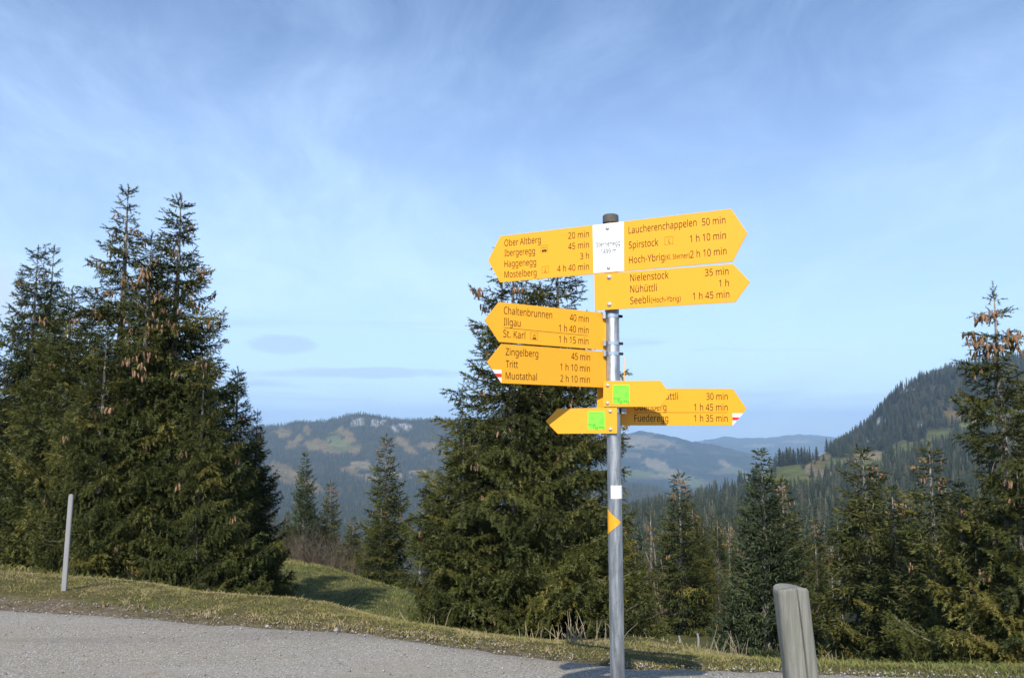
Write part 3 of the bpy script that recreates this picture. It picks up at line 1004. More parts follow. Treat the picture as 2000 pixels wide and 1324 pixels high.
    STn.append(np.full(n, .6))
    Pn, Dn, Ln, Tn = np.concatenate(SP_), nrm(np.concatenate(SD)), np.concatenate(SL), np.concatenate(STn)
    N = len(Pn)
    up = nrm(np.array([0, 0, 1.0]) + g.normal(0, .5, (N, 3)))
    S = nrm(np.cross(up, Dn))
    Uv = np.cross(Dn, S)
    tv, tf = (SHOOT_LO_V, SHOOT_LO_F) if lo else (SHOOT_V, SHOOT_F)
    w = (width * g.uniform(.8, 1.25, N))[:, None, None]
    V = Pn[:, None] + Dn[:, None] * (tv[:, 0] * Ln[:, None])[..., None] + (S[:, None] * tv[None, :, 1:2] + Uv[:, None] * tv[None, :, 2:3]) * w
    FF = (tf[None] + len(tv) * np.arange(N)[:, None, None]).reshape(-1, 3)
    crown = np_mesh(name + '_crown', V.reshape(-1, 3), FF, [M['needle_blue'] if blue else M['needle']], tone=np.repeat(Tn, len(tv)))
    # dead grey twigs low inside the crown
    if not lo:
        for _ in range(170):
            hf = g.random() ** 1.3 * .7 + .03
            phi = g.uniform(0, 6.28)
            L = R * (1 - hf) ** p * g.uniform(.3, .85)
            d = Vector((math.cos(phi), math.sin(phi), g.uniform(-.5, .25)))
            a = Vector((0, 0, hf * H)) + d * L * g.uniform(.3, .9)
            l2 = g.uniform(.12, .4)
            e = a + Vector((g.normal(0, .5), g.normal(0, .5), -1)).normalized() * l2
            wood.tube([a, (a + e) / 2 + Vector((g.normal(0, .03), g.normal(0, .03), 0)), e], [.004, .003, .0015], n=3, caps=False)
    wm = wood.mesh(name + '_branches', M['twig'])
    tr = MB()
    r0 = 0.016 * H + .02
    tp = []
    rr = []
    for i in range(13):
        q = i / 12
        tp.append((0.012 * H * math.sin(q * 5 + seed) * q * (1 - q), 0.012 * H * math.cos(q * 4 + seed) * q * (1 - q), -0.4 + (H * .99 + .4) * q))
        rr.append(r0 * (1 - q) ** .85 * (1 + .5 * math.exp(-q * 22)) + .003)
    tr.tube(tp, rr, n=9 if not lo else 6)
    tm = tr.mesh(name + '_trunk', M['bark'], smooth=True)
    return dict(crown=crown, branches=wm, trunk=tm, H=H, tips=np.concatenate(tips))


def cone_mesh():
    b = MB()
    n = 7
    prof = [(0, .004), (.012, .011), (.035, .0165), (.06, .0165), (.09, .013), (.112, .007), (.122, .001)]
    vs, fs = [], []
    for i, (zz, r) in enumerate(prof):
        for k in range(n):
            a = (k + .5 * (i % 2)) * 6.283 / n
            rr = r * (1.0 + .12 * ((k + i) % 2))
            vs.append((rr * math.cos(a), rr * math.sin(a), -zz))
    for i in range(len(prof) - 1):
        for k in range(n):
            fs.append((i * n + k, i * n + (k + 1) % n, (i + 1) * n + (k + 1) % n, (i + 1) * n + k))
    fs.append(tuple(range(n)))
    b.add(vs, fs)
    return b.mesh('cone', M['cone'])


CONE = cone_mesh()


def cone_spots(tips, n, lo_hf, seed, frac_low=.2):
    """clusters of cone positions under the branch tips, mostly high in the crown"""
    g = np.random.default_rng(seed)
    hi = tips[tips[:, 3] > lo_hf]
    lw = tips[(tips[:, 3] > .08) & (tips[:, 3] <= lo_hf)]
    # prefer the outermost tips
    out = []
    while len(out) < n:
        src = lw if (g.random() < frac_low and len(lw)) else hi
        if len(src) == 0:
            src = tips
        c = src[g.integers(len(src))]
        rad = np.hypot(c[0], c[1])
        ring = np.hypot(src[:, 0], src[:, 1])[np.abs(src[:, 2] - c[2]) < .2]
        if rad < np.median(ring) * .9:
            continue
        for _ in range(g.integers(3, 8)):
            out.append((c[0] * .97 + g.normal(0, .045), c[1] * .97 + g.normal(0, .045), c[2] + g.normal(-.01, .035)))
    return out[:n]


def cones_joined(spots, scale, name):
    me = CONE
    V0 = np.array([v.co[:] for v in me.vertices])
    F0 = np.array([list(p.vertices) for p in me.polygons if len(p.vertices) == 4])
    V = np.concatenate([V0 * scale + np.array(q) for q in spots])
    FF = np.concatenate([F0 + len(V0) * i for i in range(len(spots))])
    return np_mesh(name, V, FF, [M['cone']])


VAR = {}


def make_variant(key, ncones, lo_hf, frac_low=.2, **kw):
    v = gen_spruce(name=key, **kw)
    v['spots'] = cone_spots(v['tips'], ncones, lo_hf, kw['seed'], frac_low) if ncones else []
    v['lo'] = kw.get('lo', False)
    if v['lo'] and ncones:
        v['cones'] = cones_joined(v['spots'], .95, key + '_cones')
    VAR[key] = v


make_variant('broad', 130, .62, frac_low=.35, seed=11, H=6.4, R=2.05, p=.74, spacing=.064, per=6.7, gap=.06, droop=.45, whorl=.235)
make_variant('open', 150, .62, frac_low=.2, seed=23, H=7.0, R=2.1, p=1.08, spacing=.062, per=6.6, gap=.08, top_open=.4, lumps=.32, whorl=.235)
make_variant('heavy', 300, .55, frac_low=.2, seed=37, H=6.6, R=1.8, p=.88, spacing=.062, per=6.6, gap=.08, top_open=.5, lumps=.3, whorl=.235, droop=.38)
make_variant('sparse', 170, .82, frac_low=.3, seed=41, H=5.9, R=1.55, p=.92, spacing=.058, per=6.2, gap=.24, lumps=.5, whorl=.28, droop=.6, brown=.10)
make_variant('mid_spruce', 80, .80, frac_low=.1, seed=53, H=6.0, R=1.35, p=.82, spacing=.078, shoot=.14, width=.034, per=6.0, gap=.08, whorl=.22, lo=True, lumps=.3)
make_variant('mid_broad', 40, .86, frac_low=.1, seed=59, H=6.0, R=1.6, p=.74, spacing=.084, shoot=.145, width=.037, per=6.2, gap=.05, whorl=.22, lo=True, lumps=.25, brown=.08)
make_variant('mid_fir', 0, .7, seed=61, H=6.0, R=1.5, p=.80, spacing=.082, shoot=.14, width=.038, per=6.6, gap=.03, whorl=.21, lo=True, lumps=.16, blue=True, droop=.15, upturn=.35)
make_variant('mid_thin', 50, .74, frac_low=.05, seed=67, H=6.0, R=1.1, p=.8, spacing=.10, shoot=.13, width=.030, per=4.6, gap=.3, whorl=.32, lo=True, lumps=.4, skirt=.35, brown=.2)


def plant(key, u, vtop, d, label, rot=0.0, group=None, name='spruce_tree', wide=1.0, base=None, cones=None):
    v = VAR[key]
    top = P(u, vtop, d)
    zb = gz(top.x, d) if base is None else base
    s = (top.z - zb) / v['H']
    e = bpy.data.objects.new(name, None)
    COL.objects.link(e)
    e.empty_display_size = .3
    e.location = (top.x, d, zb)
    e.rotation_euler = (0, 0, rot)
    e['label'], e['category'] = label, 'tree'
    if group:
        e['group'] = group
    for part in ('trunk', 'branches', 'crown'):
        o = add(part, v[part], e)
        o.scale = (s * wide, s * wide, s)
        if part != 'trunk':
            o['kind'] = 'stuff'
    if v['lo']:
        if 'cones' in v:
            o = add('cones', v['cones'], e, kind='stuff')
            o.scale = (s * wide, s * wide, s)
    else:
        g = np.random.default_rng(abs(int(u)) + 5)
        for q in v['spots'][:cones if cones is not None else 999]:
            o = add('cone', CONE, e)
            o.location = (q[0] * s * wide, q[1] * s * wide, q[2] * s)
            o.rotation_euler = (g.normal(0, .2), g.normal(0, .2), g.uniform(0, 6.28))
            k = g.uniform(.6, .95)
            o.scale = (k, k, k)
    return e


GL = 'spruces in the tall group on the left'
plant('open', 251, 362, 13.6, 'tallest spruce of the left group, a thin open spire above a dense lower crown', 0.3, GL)
plant('heavy', 354, 378, 12.6, 'second tallest left spruce, its cone-laden brown top beside the tallest one', 2.1, GL)
plant('heavy', 297, 452, 12.2, 'spruce thick with brown cones filling the gap between the two tallest left tops', 4.4, GL, wide=.85)
plant('broad', 75, 482, 18.0, 'bushy dark spruce behind the left group, its top the higher of the far left pair', 1.0, GL, wide=.8, cones=30)
plant('open', 106, 480, 18.6, 'slim dark spruce standing close on the right of the far left bushy one', 5.2, GL, wide=.75, cones=30)
plant('broad', 142, 560, 14.2, 'green broad spruce whose small cone-hung top shows left of the tallest tree', 2.8, GL, cones=60)
plant('open', -28, 560, 15.0, 'spruce cut by the left edge of the picture with dark drooping branches', 3.9, GL, cones=30, wide=.9)
plant('broad', 210, 640, 11.6, 'low bushy spruce at the front of the left group behind the pale stake', 5.0, GL, cones=70, wide=.95)
plant('broad', 400, 690, 12.0, 'broad skirted spruce at the front right of the left group over the grass bank', .6, GL, cones=70, wide=.9)
plant('broad', 320, 600, 13.2, 'dark dense spruce in the heart of the left group, below the two tall tops', 3.7, GL, cones=40, wide=.85)
plant('heavy', 465, 716, 14.4, 'short pointed spruce on the right shoulder of the left group against the sky', 1.7, GL, cones=60)
plant('open', 503, 800, 14.8, 'lowest spruce at the right end of the left group beside the meadow', 3.2, GL, cones=40, wide=.85)
GC = 'spruces behind the signpost'
plant('broad', 1002, 474, 12.4, 'large broad spruce left of the signpost, its top hidden behind the top yellow board', 2.2, GC, wide=1.05)
plant('heavy', 1088, 486, 12.9, 'spruce directly behind the pole, half hidden by the yellow boards', 3.0, GC, wide=1.12)
plant('broad', 905, 850, 11.4, 'low bright green spruce spreading in front of the large one left of the signpost', 4.1, GC, cones=40, wide=1.15)
GRT = 'spruces on the right edge'
plant('sparse', 1940, 555, 10.4, 'tall sparse spruce at the right with a cone-hung top and bare grey trunk showing', 1.2, GRT)
plant('sparse', 2035, 640, 11.4, 'spruce cut by the right edge of the picture behind the tall sparse one', 3.4, GRT, cones=40)
plant('heavy', 1872, 935, 11.2, 'dense olive spruce filling the lower right corner below the tall sparse one', 3.9, GRT, cones=30, wide=.95)
plant('sparse', 1985, 900, 10.0, 'low spruce with hanging branches in the very bottom right corner', .9, GRT, cones=30, wide=1.3)
GM = 'spruces below the road in the middle distance'
plant('mid_spruce', 1814, 865, 17.0, 'spruce with an orange-brown cone top just left of the tall sparse one at the right', .4, GM, wide=1.2)
plant('mid_broad', 1742, 950, 19.5, 'rounded low spruce between two pointed ones on the right', 2.0, GM, wide=1.1)
plant('mid_broad', 1684, 876, 22.0, 'spruce with a reddish tip and a pale foot of trunk right of the wooden post', 3.1, GM, wide=1.15)
plant('mid_fir', 1486, 878, 24.0, 'dark bluish symmetrical fir rising above the valley left of the wooden post', .9, GM, name='fir_tree', wide=1.1)
plant('mid_spruce', 1527, 928, 24.8, 'yellowish spruce pressed close to the right side of the bluish fir', 2.6, GM, wide=1.1)
plant('mid_spruce', 1325, 918, 31.0, 'open spruce with rusty top and pale trunk foot right of the signpost', 5.0, GM, wide=1.2)
plant('mid_thin', 1270, 994, 32.5, 'half-dead small spruce with orange top over bare trunks right of the pole', .2, GM, wide=1.15)
plant('mid_broad', 1352, 985, 34.0, 'grey-green spruce leaning on the right flank of the open rusty-topped one', 1.9, GM, wide=.95)
plant('mid_broad', 1240, 1060, 30.0, 'low bushy spruce half hidden behind the signpost pole near the valley', 4.4, GM, wide=1.1)
plant('mid_spruce', 755, 848, 30.0, 'tall slim spruce standing alone between the left group and the large spruce', 1.1, GM, wide=1.05)
plant('mid_broad', 745, 985, 28.5, 'low dense spruce at the foot of the slim lone one', 3.6, GM, wide=1.35)
plant('mid_fir', 597, 884, 37.0, 'narrow dark fir with a spiky top behind the meadow', 2.2, GM, name='fir_tree', wide=.75)
plant('mid_spruce', 646, 938, 38.0, 'small spruce with an orange-brown tip right of the narrow dark fir', 4.7, GM, wide=1.0)
plant('mid_broad', 690, 1010, 36.0, 'squat spruce in the hollow behind the meadow crest', 0.2, GM, wide=1.1)
plant('mid_broad', 560, 1000, 34.0, 'dark squat spruce tucked against the left group behind the meadow', 5.5, GM, wide=1.0)
plant('mid_spruce', 1590, 1010, 30.0, 'grey-green narrow spruce rising behind the wooden post', 2.9, GM, wide=.9)
plant('mid_thin', 1622, 1050, 28.0, 'thin gaunt spruce with bare lower trunk behind the wooden post', 1.4, GM, wide=1.0)
plant('mid_spruce', 1440, 1060, 33.0, 'low spruce at the left foot of the bluish fir', 3.9, GM, wide=1.1)


# the nearest part of the valley forest, seen between and behind the trees above
_g = np.random.default_rng(12)
for k in range(46):
    d_ = float(_g.uniform(42, 118))
    u_k = float(_g.uniform(1215, 2020)) if k < 38 else float(_g.uniform(520, 860))
    zg_ = gz((u_k - 1000) / 1525 * d_, d_)
    vt_ = max(840 - 1525 * (zg_ + _g.uniform(7.0, 11.0) - EYE) / d_, 1010 if u_k < 1700 else 960)
    kind_ = ['mid_spruce', 'mid_broad', 'mid_fir', 'mid_thin', 'mid_spruce'][k % 5]
    look_ = {'mid_spruce': 'slender rusty-tipped spruce', 'mid_broad': 'wide-skirted spruce', 'mid_fir': 'bluish fir', 'mid_thin': 'gaunt bare-stemmed spruce'}[kind_]
    where_ = 'left of the signpost beyond the meadow' if u_k < 1000 else ('right of the signpost pole' if u_k < 1480 else (
        'behind the wooden post' if u_k < 1700 else 'behind the right-hand spruces'))
    plant(kind_, u_k, vt_, d_, look_ + ' in the shaded wood ' + where_, float(_g.uniform(0, 6.28)),
          look_ + ' trees in the wood ' + where_, wide=.85)


# ------------------------------------------------------------------ bare shrubs, dead stems, dry stalks
def shrub(u, v, d, hgt, spread, n, label, mat='brush', name='bare_shrub', cat='shrub', group='bare shrubs behind the meadow', seed=0, thick=.006, sub=5, vert=.5):
    g = np.random.default_rng(seed)
    b = MB()
    for i in range(n):
        a = g.uniform(0, 6.28)
        r = g.random() ** .5 * spread
        base = Vector((math.cos(a) * r * .5, math.sin(a) * r * .5, -.05))
        dirn = Vector((math.cos(a) * (1 - vert) + g.normal(0, .2), math.sin(a) * (1 - vert) + g.normal(0, .2), 1)).normalized()
        L = hgt * g.uniform(.5, 1.1)
        p1 = base + dirn * L * .5
        p2 = base + dirn * L + Vector((g.normal(0, .12), g.normal(0, .12), 0)) * L
        b.tube([base, p1, p2], [thick, thick * .7, thick * .25], n=3, caps=False)
        for k in range(sub):
            q = g.uniform(.25, .95)
            s = base.lerp(p1, q * 2) if q < .5 else p1.lerp(p2, q * 2 - 1)
            e = s + (dirn + Vector((g.normal(0, .7), g.normal(0, .7), g.normal(0, .3)))).normalized() * L * g.uniform(.12, .38)
            b.tube([s, e], [thick * .5, thick * .15], n=3, caps=False)
    p = P(u, v, d)
    z = gz(p.x, d)
    o = add(name, b.mesh(name, M[mat]), None, label, cat, group)
    o.location = (p.x, d, z)
    return o


shrub(602, 1090, 29.5, 1.25, 1.0, 60, 'reddish bare shrub at the meadow edge beside the left group', seed=1)
shrub(640, 1095, 30.0, 1.5, 1.0, 70, 'grey bare shrub with arching stems in the middle of the meadow edge', seed=2)
shrub(672, 1100, 29.5, 1.1, .9, 55, 'smaller bare shrub right of the arching grey one', seed=3)
shrub(560, 1078, 30.5, 1.7, 1.1, 60, 'tall dark bare shrub against the flank of the left spruces', seed=4)
shrub(700, 1108, 28.5, .8, .8, 45, 'low bare shrub nearest the lone slim spruce', seed=5)


def bare_tree(u, vtop, d, label, seed, r=.045, n=26, group='bare dead trunks right of the pole'):
    g = np.random.default_rng(seed)
    top = P(u, vtop, d)
    zb = gz(top.x, d)
    H = top.z - zb
    e = bpy.data.objects.new('bare_tree', None)
    COL.objects.link(e)
    e.location = (top.x, d, zb)
    e['label'], e['category'], e['group'] = label, 'tree', group
    t = MB()
    pts = [Vector((g.normal(0, .03) * i, g.normal(0, .03) * i, -.2 + (H + .2) * i / 6)) for i in range(7)]
    t.tube(pts, [r * (1 - .8 * i / 6) for i in range(7)], n=6)
    add('trunk', t.mesh('bare_trunk', M['twig'], True), e)
    b = MB()
    for k in range(n):
        q = g.uniform(.2, 1)
        i = min(int(q * 6), 5)
        s = pts[i].lerp(pts[i + 1], q * 6 - i)
        a = g.uniform(0, 6.28)
        L = g.uniform(.3, 1.0) * (1.15 - q)
        m = s + Vector((math.cos(a), math.sin(a), .1)) * L * .5
        f = s + Vector((math.cos(a), math.sin(a), g.uniform(-.3, .5))) * L
        b.tube([s, m, f], [.012, .009, .003], n=3, caps=False)
        for _ in range(3):
            h_ = m.lerp(f, g.random())
            b.tube([h_, h_ + Vector((g.normal(0, .2), g.normal(0, .2), g.normal(-.05, .15)))], [.005, .002], n=3, caps=False)
    o = add('branches', b.mesh('bare_branches', M['brush']), e)
    o['kind'] = 'stuff'


bare_tree(1278, 1040, 31.0, 'tallest pale bare trunk just right of the signpost pole', 1, .06)
bare_tree(1262, 1075, 31.6, 'thin bare trunk between the pole and the tallest pale one', 2, .04)
bare_tree(1292, 1090, 30.5, 'slender bare trunk right of the tallest pale one', 3, .035)
bare_tree(1247, 1110, 30.0, 'short bare trunk nearest the signpost pole', 4, .035)
bare_tree(1400, 1075, 36.0, 'reddish bare tree between the rusty spruce and the bluish fir', 5, .04, 40)


def stalks(u, v, d, n, h, spread, label, seed):
    g = np.random.default_rng(seed)
    b = MB()
    for i in range(n):
        q = Vector((g.normal(0, spread), g.normal(0, spread * .5), -.02))
        L = h * g.uniform(.4, 1.1)
        lean = Vector((g.normal(0, .35), g.normal(0, .25), 1)).normalized()
        m = q + lean * L * .6
        e = q + lean * L + Vector((g.normal(0, .08), g.normal(0, .05), -.02)) * L
        b.tube([q, m, e], [.0035, .003, .0014], n=3, caps=False)
    p = P(u, v, d)
    o = add('dry_stalks', b.mesh('dry_stalks', M['straw']), None, label, 'dry grass', 'dry stalk clumps along the verge')
    o.location = (p.x, d, gz(p.x, d) + .01)


stalks(1108, 1240, 6.7, 22, .24, .07, 'pale clump of dry stalks at the verge just left of the pole foot', 1)
stalks(1135, 1238, 6.75, 20, .3, .12, 'tall dry stalks against the spruce beside the pole', 2)
stalks(1040, 1230, 6.9, 9, .22, .1, 'few leaning dry stems below the spruce left of the pole', 3)
stalks(1420, 1275, 7.0, 14, .30, .10, 'tallest pale dry stalks on the mound left of the wooden post', 4)
stalks(1380, 1270, 7.1, 9, .18, .10, 'bent straw stems on the mound nearest the signpost', 5)
stalks(1612, 1285, 6.4, 10, .14, .05, 'small white dry tuft right behind the wooden post', 6)
stalks(1445, 1275, 7.0, 3, .30, .03, 'single thin dry stems right of the tallest stalks', 7)
stalks(845, 1195, 7.4, 5, .25, .12, 'sparse straw stems at the edge of the meadow dip', 8)

# wooden fence stakes standing behind the mound
for (u, vt, d, lab) in ((1362, 1236, 9.2, 'thin grey fence stake standing on the grass mound'),
                        (1326, 1241, 10.5, 'small dark fence stake left of the thin grey one')):
    b = MB()
    p = P(u, vt, d)
    zg = gz(p.x, d)
    b.tube([(0, 0, -.2), (0.01, 0, (p.z - zg) * .7), (0.0, 0, p.z - zg)], [.014, .013, .011], n=7)
    o = add('fence_stake', b.mesh('fence_stake', M['stake']), None, lab, 'stake', 'fence stakes behind the mound')
    o.location = (p.x, d, zg)


# ------------------------------------------------------------------ forest
def forest_mesh(name, seed, levels, arms, H=16.0, R=2.6, p=.8):
    g = np.random.default_rng(seed)
    V, FF, T = [], [], []
    for i in range(levels):
        hf = (i + .3) / levels
        hf = hf * .93 + .05
        n = max(4, int(arms * (1 - .35 * hf)))
        a0 = g.uniform(0, 6.28)
        for k in range(n):
            a = a0 + k * 6.283 / n + g.normal(0, .2)
            L = (R * (1 - hf) ** p + .25) * g.uniform(.6, 1.2)
            w = (6.283 / n) * .62
            z0 = hf * H
            dz = H / levels
            c = len(V)
            V += [(0, 0, z0 + dz * .75),
                  (math.cos(a - w) * L * .55, math.sin(a - w) * L * .55, z0 - dz * g.uniform(0, .4)),
                  (math.cos(a) * L, math.sin(a) * L, z0 - dz * g.uniform(.1, .8)),
                  (math.cos(a + w) * L * .55, math.sin(a + w) * L * .55, z0 - dz * g.uniform(0, .4))]
            FF += [(c, c + 1, c + 2), (c, c + 2, c + 3)]
            tt = g.uniform(.15, .75)
            T += [tt * .5, tt, min(1, tt + .25), tt]
    # leader
    c = len(V)
    V += [(-.12, 0, H * .93), (.12, 0, H * .93), (0, 0, H * 1.04), (0, -.12, H * .93), (0, .12, H * .93)]
    FF += [(c, c + 1, c + 2), (c + 3, c + 4, c + 2)]
    T += [.5] * 5
    crown = np_mesh(name, np.array(V), np.array(FF), [M['needle_far']], tone=np.array(T))
    tr = MB()
    tr.tube([(0, 0, -2), (0, 0, H * .5), (0, 0, H * .95)], [.24, .15, .03], n=5, caps=False)
    return crown, tr.mesh(name + '_trunk', M['twig'])


FORM = [forest_mesh('forest_crown_a', 1, 20, 10, R=2.8), forest_mesh('forest_crown_b', 2, 22, 9, R=2.4, p=.7),
        forest_mesh('forest_crown_c', 3, 17, 10, R=3.4, p=.9), forest_mesh('forest_crown_d', 4, 19, 7, R=2.1, p=.6)]


def forest_low(seed, R):
    crown, _ = forest_mesh('far_crown_%d' % seed, seed, 8, 7, R=R)
    return crown


def sample_forest():
    pts = []
    g = np.random.default_rng(99)
    # candidate points on a jittered lattice in each distance band
    def band(d0, d1, sp, a0, a1):
        ys_ = np.arange(d0, d1, sp)
        out = []
        for yy in ys_:
            xs_ = np.arange(a0 * yy, a1 * yy, sp)
            out.append(np.stack([xs_ + g.uniform(-.5, .5, len(xs_)) * sp, np.full(len(xs_), yy) + g.uniform(-.5, .5, len(xs_)) * sp], 1))
        return np.concatenate(out)
    A0, A1 = -0.33, 0.74
    c = np.concatenate([band(120, 330, 4.8, 0.0, A1), band(330, 700, 5.6, -.05, A1), band(700, 1450, 6.6, -.05, A1 + .02),
                        band(1000, 2300, 8.0, A0, .02), band(1450, 2300, 9, .02, .34), band(2300, 3250, 9.5, A0, 0.3),
                        band(3250, 4200, 13, .08, 0.36)])
    x, y = c[:, 0], c[:, 1]
    z = ground_z(x, y)
    u, v = proj(x, y, z)
    # hidden by nearer ground?
    ug = np.arange(-400, 2401, 10.0)
    dg = np.exp(np.linspace(math.log(40), math.log(4300), 260))
    UG, DG = np.meshgrid((ug - 1000) / 1525, dg)
    zg = ground_z((UG * DG).ravel(), DG.ravel()).reshape(DG.shape)
    el = (zg - EYE) / DG
    cm = np.maximum.accumulate(el, axis=0)
    ai = np.clip(((x / y * 1525 + 1000) + 400) / 10, 0, len(ug) - 1).astype(int)
    di = np.clip(np.searchsorted(dg, y) - 2, 0, len(dg) - 1)
    hmax = 18.0
    vis = (z + hmax - EYE) / y > cm[di, ai] - .001
    idx = patch_of(x, y, z, u, v)
    rock = np.array([cl[5] is RK for cl in CLEAR] + [False])
    cover = np.where(idx >= 0, np.where(rock[idx], .45, .015), 1.0)
    dens = np.clip(.80 + .30 * wav(x, y, 60, 4), 0, 1)
    keep = vis & (g.random(len(x)) < cover * dens)
    # open ground below the road
    keep &= ~((y < 90) & (g.random(len(x)) < .5))
    x, y, z, u, v = x[keep], y[keep], z[keep], u[keep], v[keep]
    hs = g.uniform(.5, 1.18, len(x)) * (1 + .12 * wav(x, y, 70, 33)) * np.where(y < 160, .72, 1.0) * np.where(y > 2000, .95, 1)
    hs *= np.interp(y, [800, 950, 1500], [1, 1.0, .95])
    ws = hs * g.uniform(.85, 1.25, len(x))
    return x, y, z, u, v, hs, ws, g.uniform(0, 6.28, len(x)), g.integers(0, 4, len(x))


fx, fy, fz, fu, fv, fh, fw, fr_, fk = sample_forest()
print('forest trees', len(fx))
near = (fu > 0) & (fu < 2000) & (fv < 1300)
score = np.where(near, fh / fy, 0)
order = np.argsort(-score)
big = order[:290]
for i in big:
    crown, trunk = FORM[fk[i]]
    e = bpy.data.objects.new('forest_spruce', None)
    COL.objects.link(e)
    e.location = (fx[i], fy[i], fz[i])
    e.rotation_euler = (0, 0, fr_[i])
    zone = ('left of the pole beyond the large spruce' if fu[i] < 1210 else 'between the pole and the bluish fir' if fu[i] < 1440 else
            'between the bluish fir and the wooden post' if fu[i] < 1590 else 'just right of the wooden post' if fu[i] < 1760 else
            'behind the tall sparse spruce')
    e['label'] = 'grey-green spruce in the packed valley forest ' + zone
    e['category'] = 'tree'
    e['group'] = 'valley forest ' + zone
    for nm, me in (('crown', crown), ('trunk', trunk)):
        o = add(nm, me, e)
        o.scale = (fw[i], fw[i], fh[i])

# the few trees that stand apart on the green knoll
KN = [(1522, 874, 26), (1536, 872, 30), (1543, 871, 30), (1558, 873, 33), (1565, 872, 30), (1594, 871, 18), (1512, 890, 16),
      (1569, 902, 22), (1608, 888, 26), (1587, 882, 14), (1580, 886, 16), (1549, 876, 26), (1529, 880, 22)]
for n_, (u, vt, hp) in enumerate(KN):
    d = 870 if vt < 895 else 820
    p = P(u, vt, d)
    zb = gz(p.x, d)
    H = p.z - zb
    crown, trunk = FORM[n_ % 4]
    e = bpy.data.objects.new('knoll_spruce', None)
    COL.objects.link(e)
    e.location = (p.x, d, zb)
    e.rotation_euler = (0, 0, n_)
    e['label'] = ('spruce of the small clump on top of the green knoll' if n_ in (0, 1, 2, 3, 4, 11, 12) else
                  'single spruce standing on the meadow right of the knoll clump') + (
        ', counted %s from the left' % ['', 'first', 'second', 'third', 'fourth', 'fifth', 'sixth', 'seventh', 'eighth', 'ninth', 'tenth', 'eleventh', 'twelfth', 'thirteenth'][
            1 + sorted(q[0] for q in KN).index(u)])
    e['category'] = 'tree'
    e['group'] = 'spruces standing on the green knoll'
    for nm, me in (('crown', crown), ('trunk', trunk)):
        o = add(nm, me, e)
        s_ = max(H, 8) / 16.0
        o.scale = (s_ * 1.9, s_ * 1.9, s_)


def instancer(name, idx, meshes, label=None):
    """one object whose geometry nodes set a tree on each point"""
    V = np.stack([fx[idx], fy[idx], fz[idx]], 1).astype(np.float32)
    me = bpy.data.meshes.new(name)
    me.vertices.add(len(V))
    me.vertices.foreach_set('co', V.ravel())
    a = me.attributes.new('size', 'FLOAT_VECTOR', 'POINT')
    a.data.foreach_set('vector', np.stack([fw[idx], fw[idx], fh[idx]], 1).astype(np.float32).ravel())
    a = me.attributes.new('turn', 'FLOAT_VECTOR', 'POINT')
    a.data.foreach_set('vector', np.stack([fr_[idx] * 0, fr_[idx] * 0, fr_[idx]], 1).astype(np.float32).ravel())
    me.update()
    o = add(name, me, None, kind='stuff')
    ng = bpy.data.node_groups.new(name, 'GeometryNodeTree')
    ng.interface.new_socket('Geometry', in_out='INPUT', socket_type='NodeSocketGeometry')
    ng.interface.new_socket('Geometry', in_out='OUTPUT', socket_type='NodeSocketGeometry')
    N = ng.nodes
    gi, go = N.new('NodeGroupInput'), N.new('NodeGroupOutput')
    ins = N.new('GeometryNodeInstanceOnPoints')
    ng.links.new(gi.outputs[0], ins.inputs['Points'])
    oi = N.new('GeometryNodeObjectInfo')
    oi.inputs['Object'].default_value = meshes
    ng.links.new(oi.outputs['Geometry'], ins.inputs['Instance'])
    for at, sock in (('size', 'Scale'), ('turn', 'Rotation')):
        na = N.new('GeometryNodeInputNamedAttribute')
        na.data_type = 'FLOAT_VECTOR'
        na.inputs['Name'].default_value = at
        ng.links.new(na.outputs['Attribute'], ins.inputs[sock])
    ng.links.new(ins.outputs[0], go.inputs[0])
    md = o.modifiers.new('trees', 'NODES')
    md.node_group = ng
    return o


# the pattern trees: real members of the forest, standing at their own places
rest = np.ones(len(fx), bool)
rest[big] = False
ridx = np.where(rest)[0]


def pattern(crown_me, src):
    o = bpy.data.objects.new('forest', crown_me)
    COL.objects.link(o)
    o['kind'] = 'stuff'
    o.location = (fx[src], fy[src], fz[src])
    return o


LOWM = [forest_low(s_, R_) for s_, R_ in ((21, 2.4), (22, 2.9), (23, 2.0))]
for k in range(4):
    sel = ridx[(fy[ridx] < 1250) & (fk[ridx] == k)]
    pt = pattern(FORM[k][0], sel[-1])
    instancer('forest', sel[:-1], pt)
for k in range(3):
    sel = ridx[(fy[ridx] >= 1250) & ((fk[ridx] + ridx) % 3 == k)]
    pt = pattern(LOWM[k], sel[-1])
    instancer('far_forest', sel[:-1], pt)

# ------------------------------------------------------------------ signpost
PD = 3.25                                   # distance of the pole axis
pole_top = P(1195.5, 424, PD)
pole_low = P(1202.5, 1300, PD)
PX = (pole_top.x + pole_low.x) / 2
POLE_R = 0.0292
post = bpy.data.objects.new('signpost', None)
COL.objects.link(post)
post.location = (PX, PD, 0)
post['label'] = 'galvanised hiking signpost with yellow direction boards standing at the roadside'
post['category'] = 'signpost'
post_inv = Matrix.Translation((-PX, -PD, 0))


def part(name, mb, mat, parent=None, label=None, smooth=False, kind=None):
    me = mb.mesh(name, M[mat], smooth)
    o = add(name, me, parent if parent is not None else post, label, kind=kind)
    if parent is None:
        me.transform(post_inv)
    else:
        me.transform(post_inv)
    return o


b = MB()
ztop = pole_top.z - 0.006
b.tube([(PX, PD, -.3), (PX, PD, .8), (PX, PD, 1.6), (PX, PD, ztop)], POLE_R, n=40)
part('pole', b, 'steel', smooth=True)
b = MB()
b.tube([(PX, PD, ztop - .022), (PX, PD, ztop - .0215), (PX, PD, ztop + .010), (PX, PD, ztop + .014)], [.0325, .034, .0335, .029], n=32)
part('cap', b, 'cap', label='dark weathered end cap')


